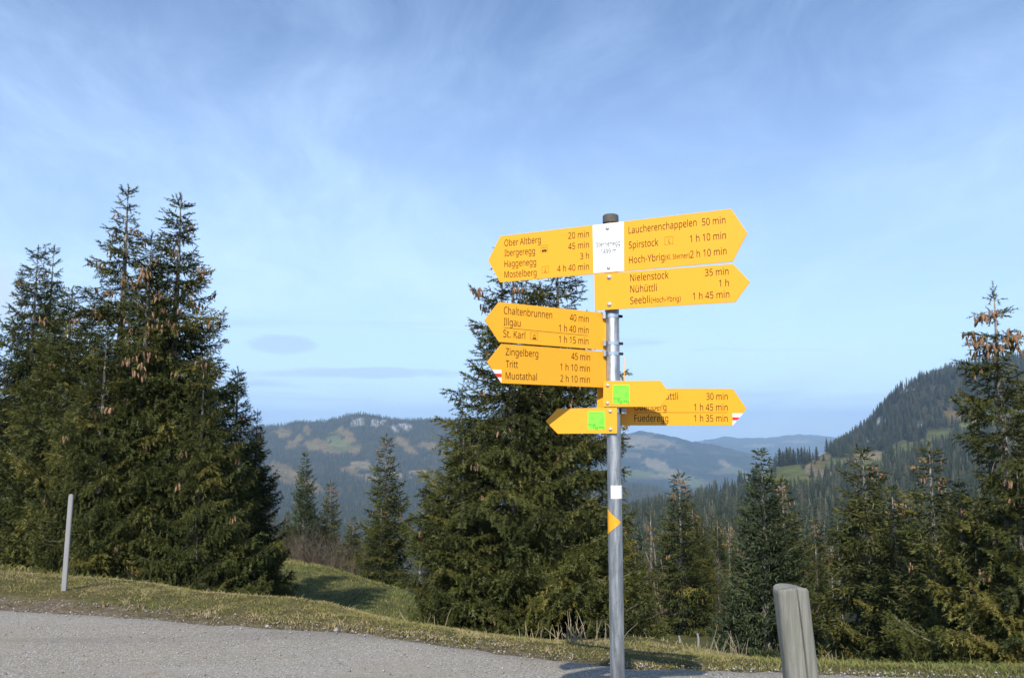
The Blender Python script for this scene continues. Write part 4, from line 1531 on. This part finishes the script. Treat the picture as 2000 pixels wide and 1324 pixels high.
def plane_hit(u, v, o, n):
    r = ray(u, v)
    c = Vector((0, 0, EYE))
    t = (o - c).dot(n) / r.dot(n)
    return c + r * t


def board_frame(TL, BL, TR, BR, hgt, d_at_pole, u_pole=1195):
    """rigid frame of a board from four photo corners (left pair, right pair) and its real height"""
    hl, hr = BL[1] - TL[1], BR[1] - TR[1]
    ul, ur = (TL[0] + BL[0]) / 2, (TR[0] + BR[0]) / 2
    hp = hl + (hr - hl) * (u_pole - ul) / (ur - ul)
    k = d_at_pole * hp                                # depth * pixel height is constant
    dl, dr = k / hl, k / hr
    ml = P(ul, (TL[1] + BL[1]) / 2, dl)
    mr = P(ur, (TR[1] + BR[1]) / 2, dr)
    X = (mr - ml).normalized()
    zt = (P(*TL, dl) - P(*BL, dl)).normalized() + (P(*TR, dr) - P(*BR, dr)).normalized()
    Zv = Vector((0, 0, 1)) * .8 + zt * .1
    Zv = (Zv - X * Zv.dot(X)).normalized()
    N = X.cross(Zv).normalized()                        # points to the camera side
    if N.y > 0:
        N = -N
    o = (ml + mr) / 2
    Mx = Matrix((( X.x, Zv.x, X.cross(Zv).x, o.x), (X.y, Zv.y, X.cross(Zv).y, o.y), (X.z, Zv.z, X.cross(Zv).z, o.z), (0, 0, 0, 1)))
    return Mx, o, X.cross(Zv).normalized()


FONT = None
for _p in ('NotoSansHebrew-Regular.woff2',):      # Blender's own bundled face; carries plain Latin letters
    try:
        FONT = bpy.data.fonts.load(bpy.utils.system_resource('DATAFILES', path='fonts') + '/' + _p)
    except Exception:
        FONT = None                                   # Blender's built-in face is used instead


def font_mesh(s, weight=0.0):
    cu = bpy.data.curves.new('text', 'FONT')
    cu.body = s
    cu.size = 1.0
    cu.resolution_u = 3
    cu.offset = weight
    if FONT is not None:
        cu.font = FONT
    ob = bpy.data.objects.new('text', cu)
    me0 = bpy.data.meshes.new_from_object(ob)
    bpy.data.objects.remove(ob)
    bpy.data.curves.remove(cu)
    return me0


def _co(me):
    co = np.empty(len(me.vertices) * 3, dtype=np.float32)
    me.vertices.foreach_get('co', co)
    return co.reshape(-1, 3)


CAPH = float(_co(font_mesh('H'))[:, 1].max())
print('cap height', CAPH)


class Board:
    def __init__(self, corners, d_at_pole, outline, label, thick=.004, u_pole=1195):
        self.M, self.o, self.n = board_frame(*corners, None, d_at_pole, u_pole)
        self.inv = self.M.inverted()
        # front = side facing the camera (local -? decide by the sign)
        self.sgn = 1.0 if self.n.y < 0 else -1.0
        self.outline = [self.loc(u, v) for u, v in outline]
        poly = self.outline
        area = sum(poly[i][0] * poly[(i + 1) % len(poly)][1] - poly[(i + 1) % len(poly)][0] * poly[i][1] for i in range(len(poly)))
        if area < 0:
            poly = poly[::-1]
        b = MB()
        self.box(b, poly, -thick, 0)
        self.obj = part('sign_board', b, 'board', label=label)
        bev = self.obj.modifiers.new('bevel', 'BEVEL')
        bev.width = .0008
        bev.segments = 2

    def loc(self, u, v):
        q = self.inv @ plane_hit(u, v, self.o, self.n)
        return (q.x, q.y)

    def box(self, b, poly, z0, z1):
        """z measured towards the camera from the board face"""
        b.prism(poly, self.M, *(sorted((z0 * self.sgn, z1 * self.sgn)))) if self.sgn > 0 else b.prism(poly, self.M, -z1, -z0)

    def patch(self, name, pts, mat, lift=.0006, label=None):
        poly = [self.loc(*p) for p in pts]
        area = sum(poly[i][0] * poly[(i + 1) % len(poly)][1] - poly[(i + 1) % len(poly)][0] * poly[i][1] for i in range(len(poly)))
        if area < 0:
            poly = poly[::-1]
        b = MB()
        self.box(b, poly, 0.00005, lift)
        return part(name, b, mat, self.obj, label)

    def text(self, s, u0, v0, u1, v1, cap, mat='ink', name='lettering', lift=.0007, weight=0.0):
        """text whose baseline runs from photo point (u0, v0) to (u1, v1) with the given capital height in pixels"""
        me0 = font_mesh(s, weight)
        co = _co(me0)
        n = len(co)
        x0, x1 = co[:, 0].min(), co[:, 0].max()
        a, e = self.loc(u0, v0), self.loc(u1, v1)
        h = self.loc(u0, v0 - cap)
        ax, ay = np.array(a), np.array(e)
        dirx = (ay - ax) / (x1 - x0)
        upv = (np.array(h) - ax) / CAPH
        L = ax + (co[:, :1] - x0) * dirx + co[:, 1:2] * np.array([0, 1.0]) * np.linalg.norm(upv)
        nc = np.concatenate([L, np.full((n, 1), lift * self.sgn)], 1)
        W = np.array([(self.M @ Vector(q))[:] for q in nc], dtype=np.float32)
        me0.vertices.foreach_set('co', W.ravel())
        me0.transform(post_inv)
        me0.materials.clear()
        me0.materials.append(M[mat])
        me0.name = name
        me0.update()
        return add(name, me0, self.obj)

    def line(self, u0, v0, u1, v1, w=1.1, mat='ink_fine', name='print_line', obj=True, b=None, lift=.0007):
        own = b is None
        b = b or MB()
        a, e = Vector(self.loc(u0, v0)), Vector(self.loc(u1, v1))
        d = (e - a).normalized()
        q = Vector((-d.y, d.x)) * (w * 3.25 / F / 2)
        poly = [tuple(a - q), tuple(e - q), tuple(e + q), tuple(a + q)]
        self.box(b, poly, .00005, lift)
        if own:
            return part(name, b, mat, self.obj)

    def frame(self, u0, v0, u1, v1, slope, mat='ink_fine', w=.7):
        b = MB()
        c = [(u0, v0), (u1, v0 + slope * (u1 - u0)), (u1, v1 + slope * (u1 - u0)), (u0, v1)]
        for i in range(4):
            self.line(*c[i], *c[(i + 1) % 4], w, b=b, lift=.0005 + .0001 * i)
        return b

    def bolt(self, u, v, r=.0085):
        x, y = self.loc(u, v)
        b = MB()
        n = 14
        prof = [(r * 1.25, 0.0001), (r * 1.25, .0018), (r, .0024), (r * .9, .0046), (r * .55, .0068), (r * .15, .0076)]
        vs, fs = [], []
        for rr, zz in prof:
            for k in range(n):
                a = k * 6.2832 / n
                vs.append(self.M @ Vector((x + rr * math.cos(a), y + rr * math.sin(a), zz * self.sgn)))
        for i in range(len(prof) - 1):
            for k in range(n):
                q = (i * n + k, i * n + (k + 1) % n, (i + 1) * n + (k + 1) % n, (i + 1) * n + k)
                fs.append(q if self.sgn > 0 else q[::-1])
        fs.append(tuple((len(prof) - 1) * n + k for k in range(n)))
        b.add(vs, fs)
        part('bolt', b, 'bolt', self.obj, smooth=True)


FR_D = PD - POLE_R - .010
# --- top board: one long board with two arrow ends and the white place field
B = Board(((977, 461.2), (976.3, 551.5), (1427.8, 407.5), (1430.8, 510.5)), FR_D,
          [(977, 461.2), (1428, 407.8), (1459.6, 455.2), (1431, 511), (976.5, 551.8), (953.3, 508.6)],
          'long top board with arrow tips at both ends and a white place field')
B.patch('place_field', [(1157.5, 440.4), (1218.5, 433.2), (1218.9, 529.0), (1159.3, 533.6)], 'white', .0009, 'white field naming the place')
for a in (("Ober Altberg", 985.3, 481.3, 1056.3, 474.3, 12.6), ("Ibergeregg", 985.3, 500.9, 1045.0, 496.2, 12.6),
          ("Haggenegg", 985.3, 522.0, 1047.3, 517.8, 12.6), ("Mostelberg", 985.3, 542.7, 1048.0, 538.4, 12.6),
          ("20 min", 1110, 466.9, 1150.4, 463.0, 12.3), ("45 min", 1110, 487.9, 1150.4, 483.8, 12.3),
          ("3 h", 1133.4, 507.0, 1150.4, 505.2, 12.3), ("4 h 40 min", 1088.5, 531.3, 1150.4, 526.6, 12.3),
          ("Laucherenchappelen", 1227.8, 456.8, 1360.7, 441.2, 13.4), ("50 min", 1371.3, 440.8, 1417, 436.4, 13.6),
          ("Spirstock", 1228.2, 485.8, 1286, 479.8, 13.4), ("1 h 10 min", 1347.7, 473.8, 1418, 466.4, 13.8),
          ("Hoch-Ybrig", 1228.6, 515.0, 1297.9, 508.4, 13.4), ("2 h 10 min", 1348.2, 504.2, 1419.2, 496.8, 13.8)):
    B.text(*a)
B.text("(Kl. Sternen)", 1299.6, 507.6, 1347.4, 503.4, 9.6)
B.text("Sternenegg", 1165, 482.8, 1211.5, 478.9, 9.0, 'ink_grey', lift=.0022)
B.text("1499 m", 1174, 496.4, 1203.6, 493.9, 9.0, 'ink_grey', lift=.0022)
b = B.frame(1056.4, 480.2, 1069.8, 493.2, -.1)
B.line(1058.5, 484.4, 1067, 483.6, .9, b=b, lift=.00095)
part('pictogram_frame', b, 'ink_fine', B.obj)
b = MB()
B.line(1058.6, 489.9, 1067.6, 488.9, 3.4, b=b)
B.line(1059.6, 492.3, 1061.2, 492.1, 1.6, b=b, lift=.00085)
B.line(1064.4, 491.8, 1066.0, 491.6, 1.6, b=b, lift=.00085)
part('bus_pictogram', b, 'ink', B.obj)
b = B.frame(1058.6, 521.2, 1071.4, 533.9, -.1)
B.line(1065, 523, 1065, 527.6, .7, b=b, lift=.00095)
B.line(1063.6, 527.6, 1066.8, 527.3, .8, b=b, lift=.00105)
part('pictogram_frame', b, 'ink_fine', B.obj)
b = MB()
B.line(1063.2, 531, 1067.2, 530.6, 2.2, b=b)
part('gondola_pictogram', b, 'ink_fine', B.obj)
b = B.frame(1298.4, 463.6, 1314.4, 478.0, -.1)
part('pictogram_frame', b, 'ink_fine', B.obj)
b = MB()
B.line(1307.5, 466, 1305.2, 471.2, 1.1, b=b)
B.line(1305.2, 471.0, 1308.8, 475.6, 1.6, b=b, lift=.00085)
part('chairlift_pictogram', b, 'ink_fine', B.obj)
for q in ((1186.5, 446), (1188.8, 523)):
    B.bolt(*q, .0075)

# --- second board
B = Board(((1160.3, 534.9), (1161.6, 606.3), (1432, 514.6), (1436.6, 591.8)), FR_D - .009,
          [(1160.5, 535.6), (1432, 515.4), (1465.2, 550.6), (1436.2, 590.3), (1161.6, 606.6)],
          'second board from the top pointing right towards Nielenstock')
for a in (("Nielenstock", 1231, 549.6, 1305.9, 543.8, 13.6), ("35 min", 1377, 539.4, 1423, 536.2, 13.3),
          ("N\u00fch\u00fcttli", 1231, 571.6, 1283, 568.4, 13.6), ("1 h", 1404.5, 560.2, 1423.6, 558.8, 13.3),
          ("Seebli", 1231, 594.0, 1269.3, 591.5, 13.6), ("1 h 45 min", 1353.2, 585.2, 1424.7, 581.2, 13.3)):
    B.text(*a)
B.text("(Hoch-Ybrig)", 1271.6, 591.4, 1329.5, 587.8, 10.2)
for q in ((1189.7, 541.5), (1190.2, 594.5)):
    B.bolt(*q)

# --- left boards held by clamps beside the pole
CL = [('third board, pointing left towards Chaltenbrunnen', ((974.2, 589.6), (974.2, 667.6), (1184.2, 611.4), (1185, 684.2)),
       [(974.4, 589.8), (1186.5, 611.7), (1186.5, 683.9), (974.4, 667.8), (946.2, 624.8)])]
B = Board(CL[0][1], PD - .002, CL[0][2], 'third board from the top pointing left towards Chaltenbrunnen', u_pole=1185)
for a in (("Chaltenbrunnen", 983.8, 612.9, 1078.3, 622.2, 14.2), ("40 min", 1112.6, 626.4, 1149.6, 629.5, 13.2),
          ("Illgau", 983.8, 635.2, 1016.5, 638.3, 14.2), ("1 h 40 min", 1091.5, 647.0, 1149.3, 651.4, 13.2),
          ("St. Karl", 982.7, 658.2, 1025.6, 662.2, 14.2), ("1 h 15 min", 1091.5, 669.0, 1149, 672.8, 13.2)):
    B.text(*a)
B.line(983.5, 639.9, 1148.2, 655.5)
b = B.frame(1036.2, 648.8, 1050.2, 663.0, .07)
B.line(1040.5, 655.8, 1046.5, 652.6, 1.0, b=b, lift=.00095)
B.line(1041.0, 655.6, 1046.5, 657.2, 1.0, b=b, lift=.00105)
part('pictogram_frame', b, 'ink_fine', B.obj)
b = MB()
B.line(1040.2, 660.6, 1047.0, 661.1, 2.8, b=b)
part('station_pictogram', b, 'ink', B.obj)
BL3 = B
B = Board(((979.3, 670.9), (979.3, 748.2), (1185, 686.4), (1185, 757.1)), PD - .002,
          [(979.5, 671.6), (1186.5, 687.0), (1186.5, 757.2), (979.5, 748.4), (951.2, 707.4)],
          'fourth board, pointing left towards Zingelberg with a red and white tip mark', u_pole=1185)
for a in (("Zingelberg", 987.4, 693.4, 1051.2, 697.6, 13.8), ("45 min", 1115.7, 702.0, 1152.4, 704.2, 13.2),
          ("Tritt", 987.7, 717.4, 1011.4, 718.6, 13.8), ("1 h 10 min", 1094.3, 722.6, 1152.1, 726.2, 13.2),
          ("Muotathal", 987.4, 740.2, 1048.6, 742.8, 13.8), ("2 h 10 min", 1094.3, 745.4, 1152.1, 747.8, 13.2)):
    B.text(*a)
B.patch('white_mark', [(961.0, 721.4), (979.4, 722.0), (979.4, 729.6), (966.4, 729.3)], 'white')
B.patch('red_mark', [(966.4, 729.3), (979.4, 729.6), (979.4, 736.9), (971.4, 736.7)], 'red')
B.patch('white_mark', [(971.4, 736.7), (979.4, 736.9), (979.4, 748.0)], 'white')


def clamp(v, side=-1, gap=.012):
    c = P(1201, v, PD)
    z = c.z
    b = MB()
    b.tube([(PX, PD, z - .0075), (PX, PD, z + .0075)], POLE_R + .0018, n=36)
    part('clamp_band', b, 'band', smooth=False)
    b = MB()
    # bracket block on the board side, open box of folded steel
    x0 = PX + side * (POLE_R + .001)
    x1 = x0 + side * gap
    w = .012
    lo, hi = sorted((x0, x1))
    for (ya, yb) in ((PD - .026, PD + .0065),):
        b.add([(lo, ya, z - w), (hi, ya, z - w), (hi, yb, z - w), (lo, yb, z - w), (lo, ya, z + w), (hi, ya, z + w), (hi, yb, z + w), (lo, yb, z + w)],
              [(3, 2, 1, 0), (4, 5, 6, 7), (0, 1, 5, 4), (1, 2, 6, 5), (2, 3, 7, 6), (3, 0, 4, 7)])
    part('clamp_bracket', b, 'steel')
    b = MB()
    xo = PX - side * (POLE_R + .004)
    b.tube([(xo - .002, PD - .02, z), (xo - .002, PD + .03, z)], .0045, n=8)
    b.tube([(xo - .0075, PD, z), (xo + .011, PD, z)], .0065, n=6)
    part('clamp_bolt', b, 'dark')


for v in (618, 671, 691):
    clamp(v)

# --- far board behind the pole
B = Board(((1166.5, 757.2), (1166.5, 830.6), (1431.6, 759.2), (1430.8, 831.2)), PD + POLE_R + .012,
          [(1166.5, 757.6), (1431.6, 759.2), (1458.2, 798.2), (1430.8, 831.2), (1166.5, 830.4)],
          'right pointing board behind the pole towards Fuederegg, partly covered by the small board')
for a in (("N\u00fch\u00fcttli", 1272, 780.2, 1324.3, 780.2, 13.4), ("30 min", 1379.6, 780.6, 1421.3, 780.6, 13.2),
          ("Oberiberg", 1238.8, 801.4, 1301.6, 801.4, 13.6), ("1 h 45 min", 1355.7, 801.7, 1421.3, 801.7, 13.2),
          ("Fuederegg", 1239.2, 823.2, 1305.2, 823.2, 13.6), ("1 h 35 min", 1355.7, 823.3, 1421.3, 823.3, 13.2)):
    B.text(*a)
B.line(1238.8, 805.4, 1421.3, 805.4)
B.patch('white_mark', [(1430.6, 807.2), (1451.0, 807.2), (1444.8, 814.4), (1430.6, 814.4)], 'white')
B.patch('red_mark', [(1430.6, 814.4), (1444.8, 814.4), (1439.2, 820.8), (1430.6, 820.8)], 'red')
B.patch('white_mark', [(1430.6, 820.8), (1439.2, 820.8), (1430.8, 831.0)], 'white')
clamp(802, side=1, gap=.02)

# --- the edge of a board pointing straight away behind the pole
b = MB()
q0, q1 = P(1216.5, 696, PD + .03), P(1216.5, 752, PD + .03)
b.add([(q0.x - .002, PD, q1.z), (q0.x + .002, PD, q1.z), (q0.x + .062, PD + .42, q1.z), (q0.x + .058, PD + .42, q1.z),
       (q0.x - .002, PD, q0.z), (q0.x + .002, PD, q0.z), (q0.x + .062, PD + .42, q0.z), (q0.x + .058, PD + .42, q0.z)],
      [(3, 2, 1, 0), (4, 5, 6, 7), (0, 1, 5, 4), (1, 2, 6, 5), (2, 3, 7, 6), (3, 0, 4, 7)])
part('sign_board', b, 'board', label='board seen edge-on behind the pole')


# --- two small boards with green stickers
def sticker(B, c, tx, ty):
    """c: corners TL, TR, BR, BL in photo pixels"""
    st = B.patch('sticker', c, 'green', .0006, 'bright green route sticker')
    (x0, y0), (x1, y1) = c[0], c[2]
    w, h = x1 - x0, y1 - y0
    B.patch('sticker_print', [(x0 + w * .08, y0 + h * .07), (x0 + w * .86, y0 + h * .07), (x0 + w * .86, y0 + h * .12), (x0 + w * .08, y0 + h * .12)], 'green_mid', .0010)
    B.patch('sticker_print', [(x0 + w * .14, y0 + h * .32), (x0 + w * .24, y0 + h * .25), (x0 + w * .33, y0 + h * .34), (x0 + w * .30, y0 + h * .44), (x0 + w * .15, y0 + h * .45)], 'green_mid', .0010)
    B.patch('sticker_print', [(x1 - w * .02, y0 + h * .2), (x1 - w * .02, y0 + h * .74), (x1 - w * .32, y0 + h * .66), (x1 - w * .26, y0 + h * .45), (x1 - w * .12, y0 + h * .36)], 'green_mid', .0010)
    B.text("Horger", x0 + w * .03, y0 + h * .79, x0 + w * .50, y0 + h * .79, 4.6, 'green_dark', lift=.0013)
    B.text("Egg Weg", x0 + w * .33, y0 + h * .95, x0 + w * .97, y0 + h * .95, 5.0, 'green_dark', lift=.0013)


B = Board(((1178.6, 744.2), (1177.6, 794.4), (1290, 743.0), (1290, 794.4)), FR_D - .002,
          [(1178.6, 744.4), (1290, 743.0), (1308, 769.0), (1290.4, 794.4), (1177.6, 794.4)],
          'small plain board pointing right with a green sticker')
sticker(B, [(1196.9, 751.6), (1228.9, 751.6), (1228.9, 787.8), (1196.9, 787.8)], 0, 0)
for q in ((1187.0, 752.6), (1186.8, 787.2)):
    B.bolt(*q, .0065)
B = Board(((1089, 797.6), (1089, 847.0), (1205.2, 795.8), (1205.2, 846.2)), FR_D - .001,
          [(1089, 797.8), (1205.2, 795.9), (1205.2, 846.2), (1089, 847.0), (1065.6, 822.4)],
          'small plain board pointing left with a green sticker')
sticker(B, [(1148.6, 803.5), (1181.4, 803.5), (1181.4, 838.6), (1148.6, 838.6)], 0, 0)
for q in ((1192.0, 803.2), (1192.4, 838.2)):
    B.bolt(*q, .0065)
for v in (745.5, 850.0):
    c = P(1201, v, PD)
    b = MB()
    b.tube([(PX, PD, c.z - .004), (PX, PD, c.z + .004)], POLE_R + .0018, n=36)
    part('clamp_band', b, 'band' if v < 800 else 'steel')


# --- wrapped label and route lozenge on the pole
def wrap(name, pts_fn, mat, label):
    """surface patch bent round the pole; pts_fn gives rows of (angle, z)"""
    rows = pts_fn()
    r = POLE_R + .0012
    vs, fs = [], []
    n = len(rows[0])
    for row in rows:
        for a, z in row:
            vs.append((PX + r * math.sin(a), PD - r * math.cos(a), z))
    for i in range(len(rows) - 1):
        for k in range(n - 1):
            fs.append((i * n + k, i * n + k + 1, (i + 1) * n + k + 1, (i + 1) * n + k))
    b = MB()
    b.add(vs, fs)
    o = part(name, b, mat, label=label)
    sd = o.modifiers.new('thickness', 'SOLIDIFY')
    sd.thickness = .0008
    sd.offset = -1
    return o


zl0, zl1 = P(1205, 947, PD).z, P(1205, 972.6, PD).z
wrap('pole_label', lambda: [[(math.asin(-.62) + (1.75 + .62) * k / 14, z) for k in range(15)] for z in (zl1, zl0)], 'white', 'white label wrapped round the pole')
zc, zh = P(1200, 1018, PD).z, P(1200, 993, PD).z - P(1200, 1018, PD).z
a_tip, a_mid = math.asin(.66), math.asin(-.985)


def loz():
    rows = []
    for i in range(25):
        q = -1 + 2 * i / 24
        half = (a_tip - a_mid) * (1 - abs(q))
        rows.append([(a_mid - half + 2 * half * k / 12, zc + zh * q) for k in range(13)])
    return rows


wrap('route_marker', loz, 'board', 'yellow lozenge waymark wrapped round the pole')

# ------------------------------------------------------------------ wooden post and stake
def wooden_post():
    d = 3.0
    t, l = P(1543.5, 1146, d), P(1566, 1324, d)
    dirn = (l - t)
    bt = t + dirn * ((t.z + 0.25) / (t.z - l.z))
    bt.y += .03
    n = 220
    rw = 0.0605
    prof = [(0, .88), (.0015, .93), (.005, .97), (.011, .99), (.02, 1.0)] + [(.03 + k * .06, 1.0) for k in range(1, 19)]
    H = (t - bt).length
    vs, fs = [], []
    ax = (bt - t).normalized()
    g = np.random.default_rng(5)
    for i, (s_, k_) in enumerate(prof):
        sdist = min(s_, H)
        for j in range(n):
            a = j * 6.2832 / n
            ca, sa = math.cos(a), math.sin(a)
            rr = rw * k_ / (abs(ca) ** 3.2 + abs(sa) ** 3.2) ** (1 / 3.2) * (1 + .012 * math.sin(3 * a + s_ * 2) + .008 * math.sin(7 * a + 9 * s_))
            # long drying crack on the camera side
            ac = -1.5708 + .12 + .10 * s_ + .02 * math.sin(s_ * 14)
            da = abs((a - 6.2832 if a > 3.1416 else a) - ac)
            if da < .045:
                rr *= 1 - .55 * (1 - da / .045) * min(1, .3 + s_ * 5)
            topz = .006 * math.sin(2 * a + 1) if i < 4 else 0
            p = t + ax * (sdist + topz) + Vector((ca * rr, sa * rr * .8, 0))
            vs.append(p)
    for i in range(len(prof) - 1):
        for j in range(n):
            fs.append((i * n + j, (i + 1) * n + j, (i + 1) * n + (j + 1) % n, i * n + (j + 1) % n))
    c = len(vs)
    vs.append(t + Vector((0, 0, .001)))
    for j in range(n):
        fs.append((j, (j + 1) % n, c))
    b = MB()
    b.add([tuple(p - bt) for p in vs], fs)
    o = add('wooden_post', b.mesh('wooden_post', M['wood'], False), None, 'thick weathered grey wooden post leaning left in the right foreground, split by a long crack', 'post')
    o.location = bt


wooden_post()


def stake():
    d = 8.15
    t = P(139.2, 964.5, d)
    bz = 0.0
    b = MB()
    H = t.z - bz
    w, th = .026, .015
    prof = [(-.15, 1), (0, 1), (H * .35, .98), (H * .7, .95), (H - .03, .92), (H - .012, .75), (H - .003, .45), (H, .12)]
    vs, fs = [], []
    n = 16
    for z_, k_ in prof:
        for j in range(n):
            a = j * 6.2832 / n
            ca, sa = math.cos(a), math.sin(a)
            q = (abs(ca) ** 5 + abs(sa) ** 5) ** (-1 / 5)
            vs.append((w * ca * q * k_ + .012 * z_ / H, th * sa * q * (k_ if k_ > .9 else .9), z_))
    for i in range(len(prof) - 1):
        for j in range(n):
            fs.append((i * n + j, i * n + (j + 1) % n, (i + 1) * n + (j + 1) % n, (i + 1) * n + j))
    fs.append(tuple((len(prof) - 1) * n + j for j in range(n)))
    b.add(vs, fs)
    o = add('snow_stake', b.mesh('snow_stake', M['stake'], True), None, 'slim pale grey wooden stake with rounded top on the grass verge at the left', 'stake')
    o.location = (t.x - .012, d, bz)


stake()

# ------------------------------------------------------------------ haze
def haze():
    x0, x1, y0, y1, z0, z1 = -29000, 29000, -90, 14300, -700, 320
    b = MB()
    b.add([(x0, y0, z0), (x1, y0, z0), (x1, y1, z0), (x0, y1, z0), (x0, y0, z1), (x1, y0, z1), (x1, y1, z1), (x0, y1, z1)],
          [(3, 2, 1, 0), (4, 5, 6, 7), (0, 1, 5, 4), (1, 2, 6, 5), (2, 3, 7, 6), (3, 0, 4, 7)])
    m = bpy.data.materials.new('haze')
    m.use_nodes = True
    t = NT(m.node_tree)
    for nd in list(m.node_tree.nodes):
        m.node_tree.nodes.remove(nd)
    pv = t.n('ShaderNodeVolumePrincipled')
    pv.inputs['Color'].default_value = (0.52, 0.74, 0.98, 1)
    pv.inputs['Density'].default_value = HAZE_DENSITY
    pv.inputs['Anisotropy'].default_value = 0.0
    o_ = t.n('ShaderNodeOutputMaterial')
    t.l.new(pv.outputs[0], o_.inputs['Volume'])
    me = b.mesh('haze', m)
    add('haze', me, kind='stuff')


zmin = min(ZT.min(), 0)
print('lowest ground', zmin, 'highest', ZT.max())
haze()

tot = 0
for me_ in bpy.data.meshes:
    if me_.users:
        tot += sum(1 for _ in ()) + len(me_.loops) - 2 * len(me_.polygons)
print('triangles in mesh data', tot)
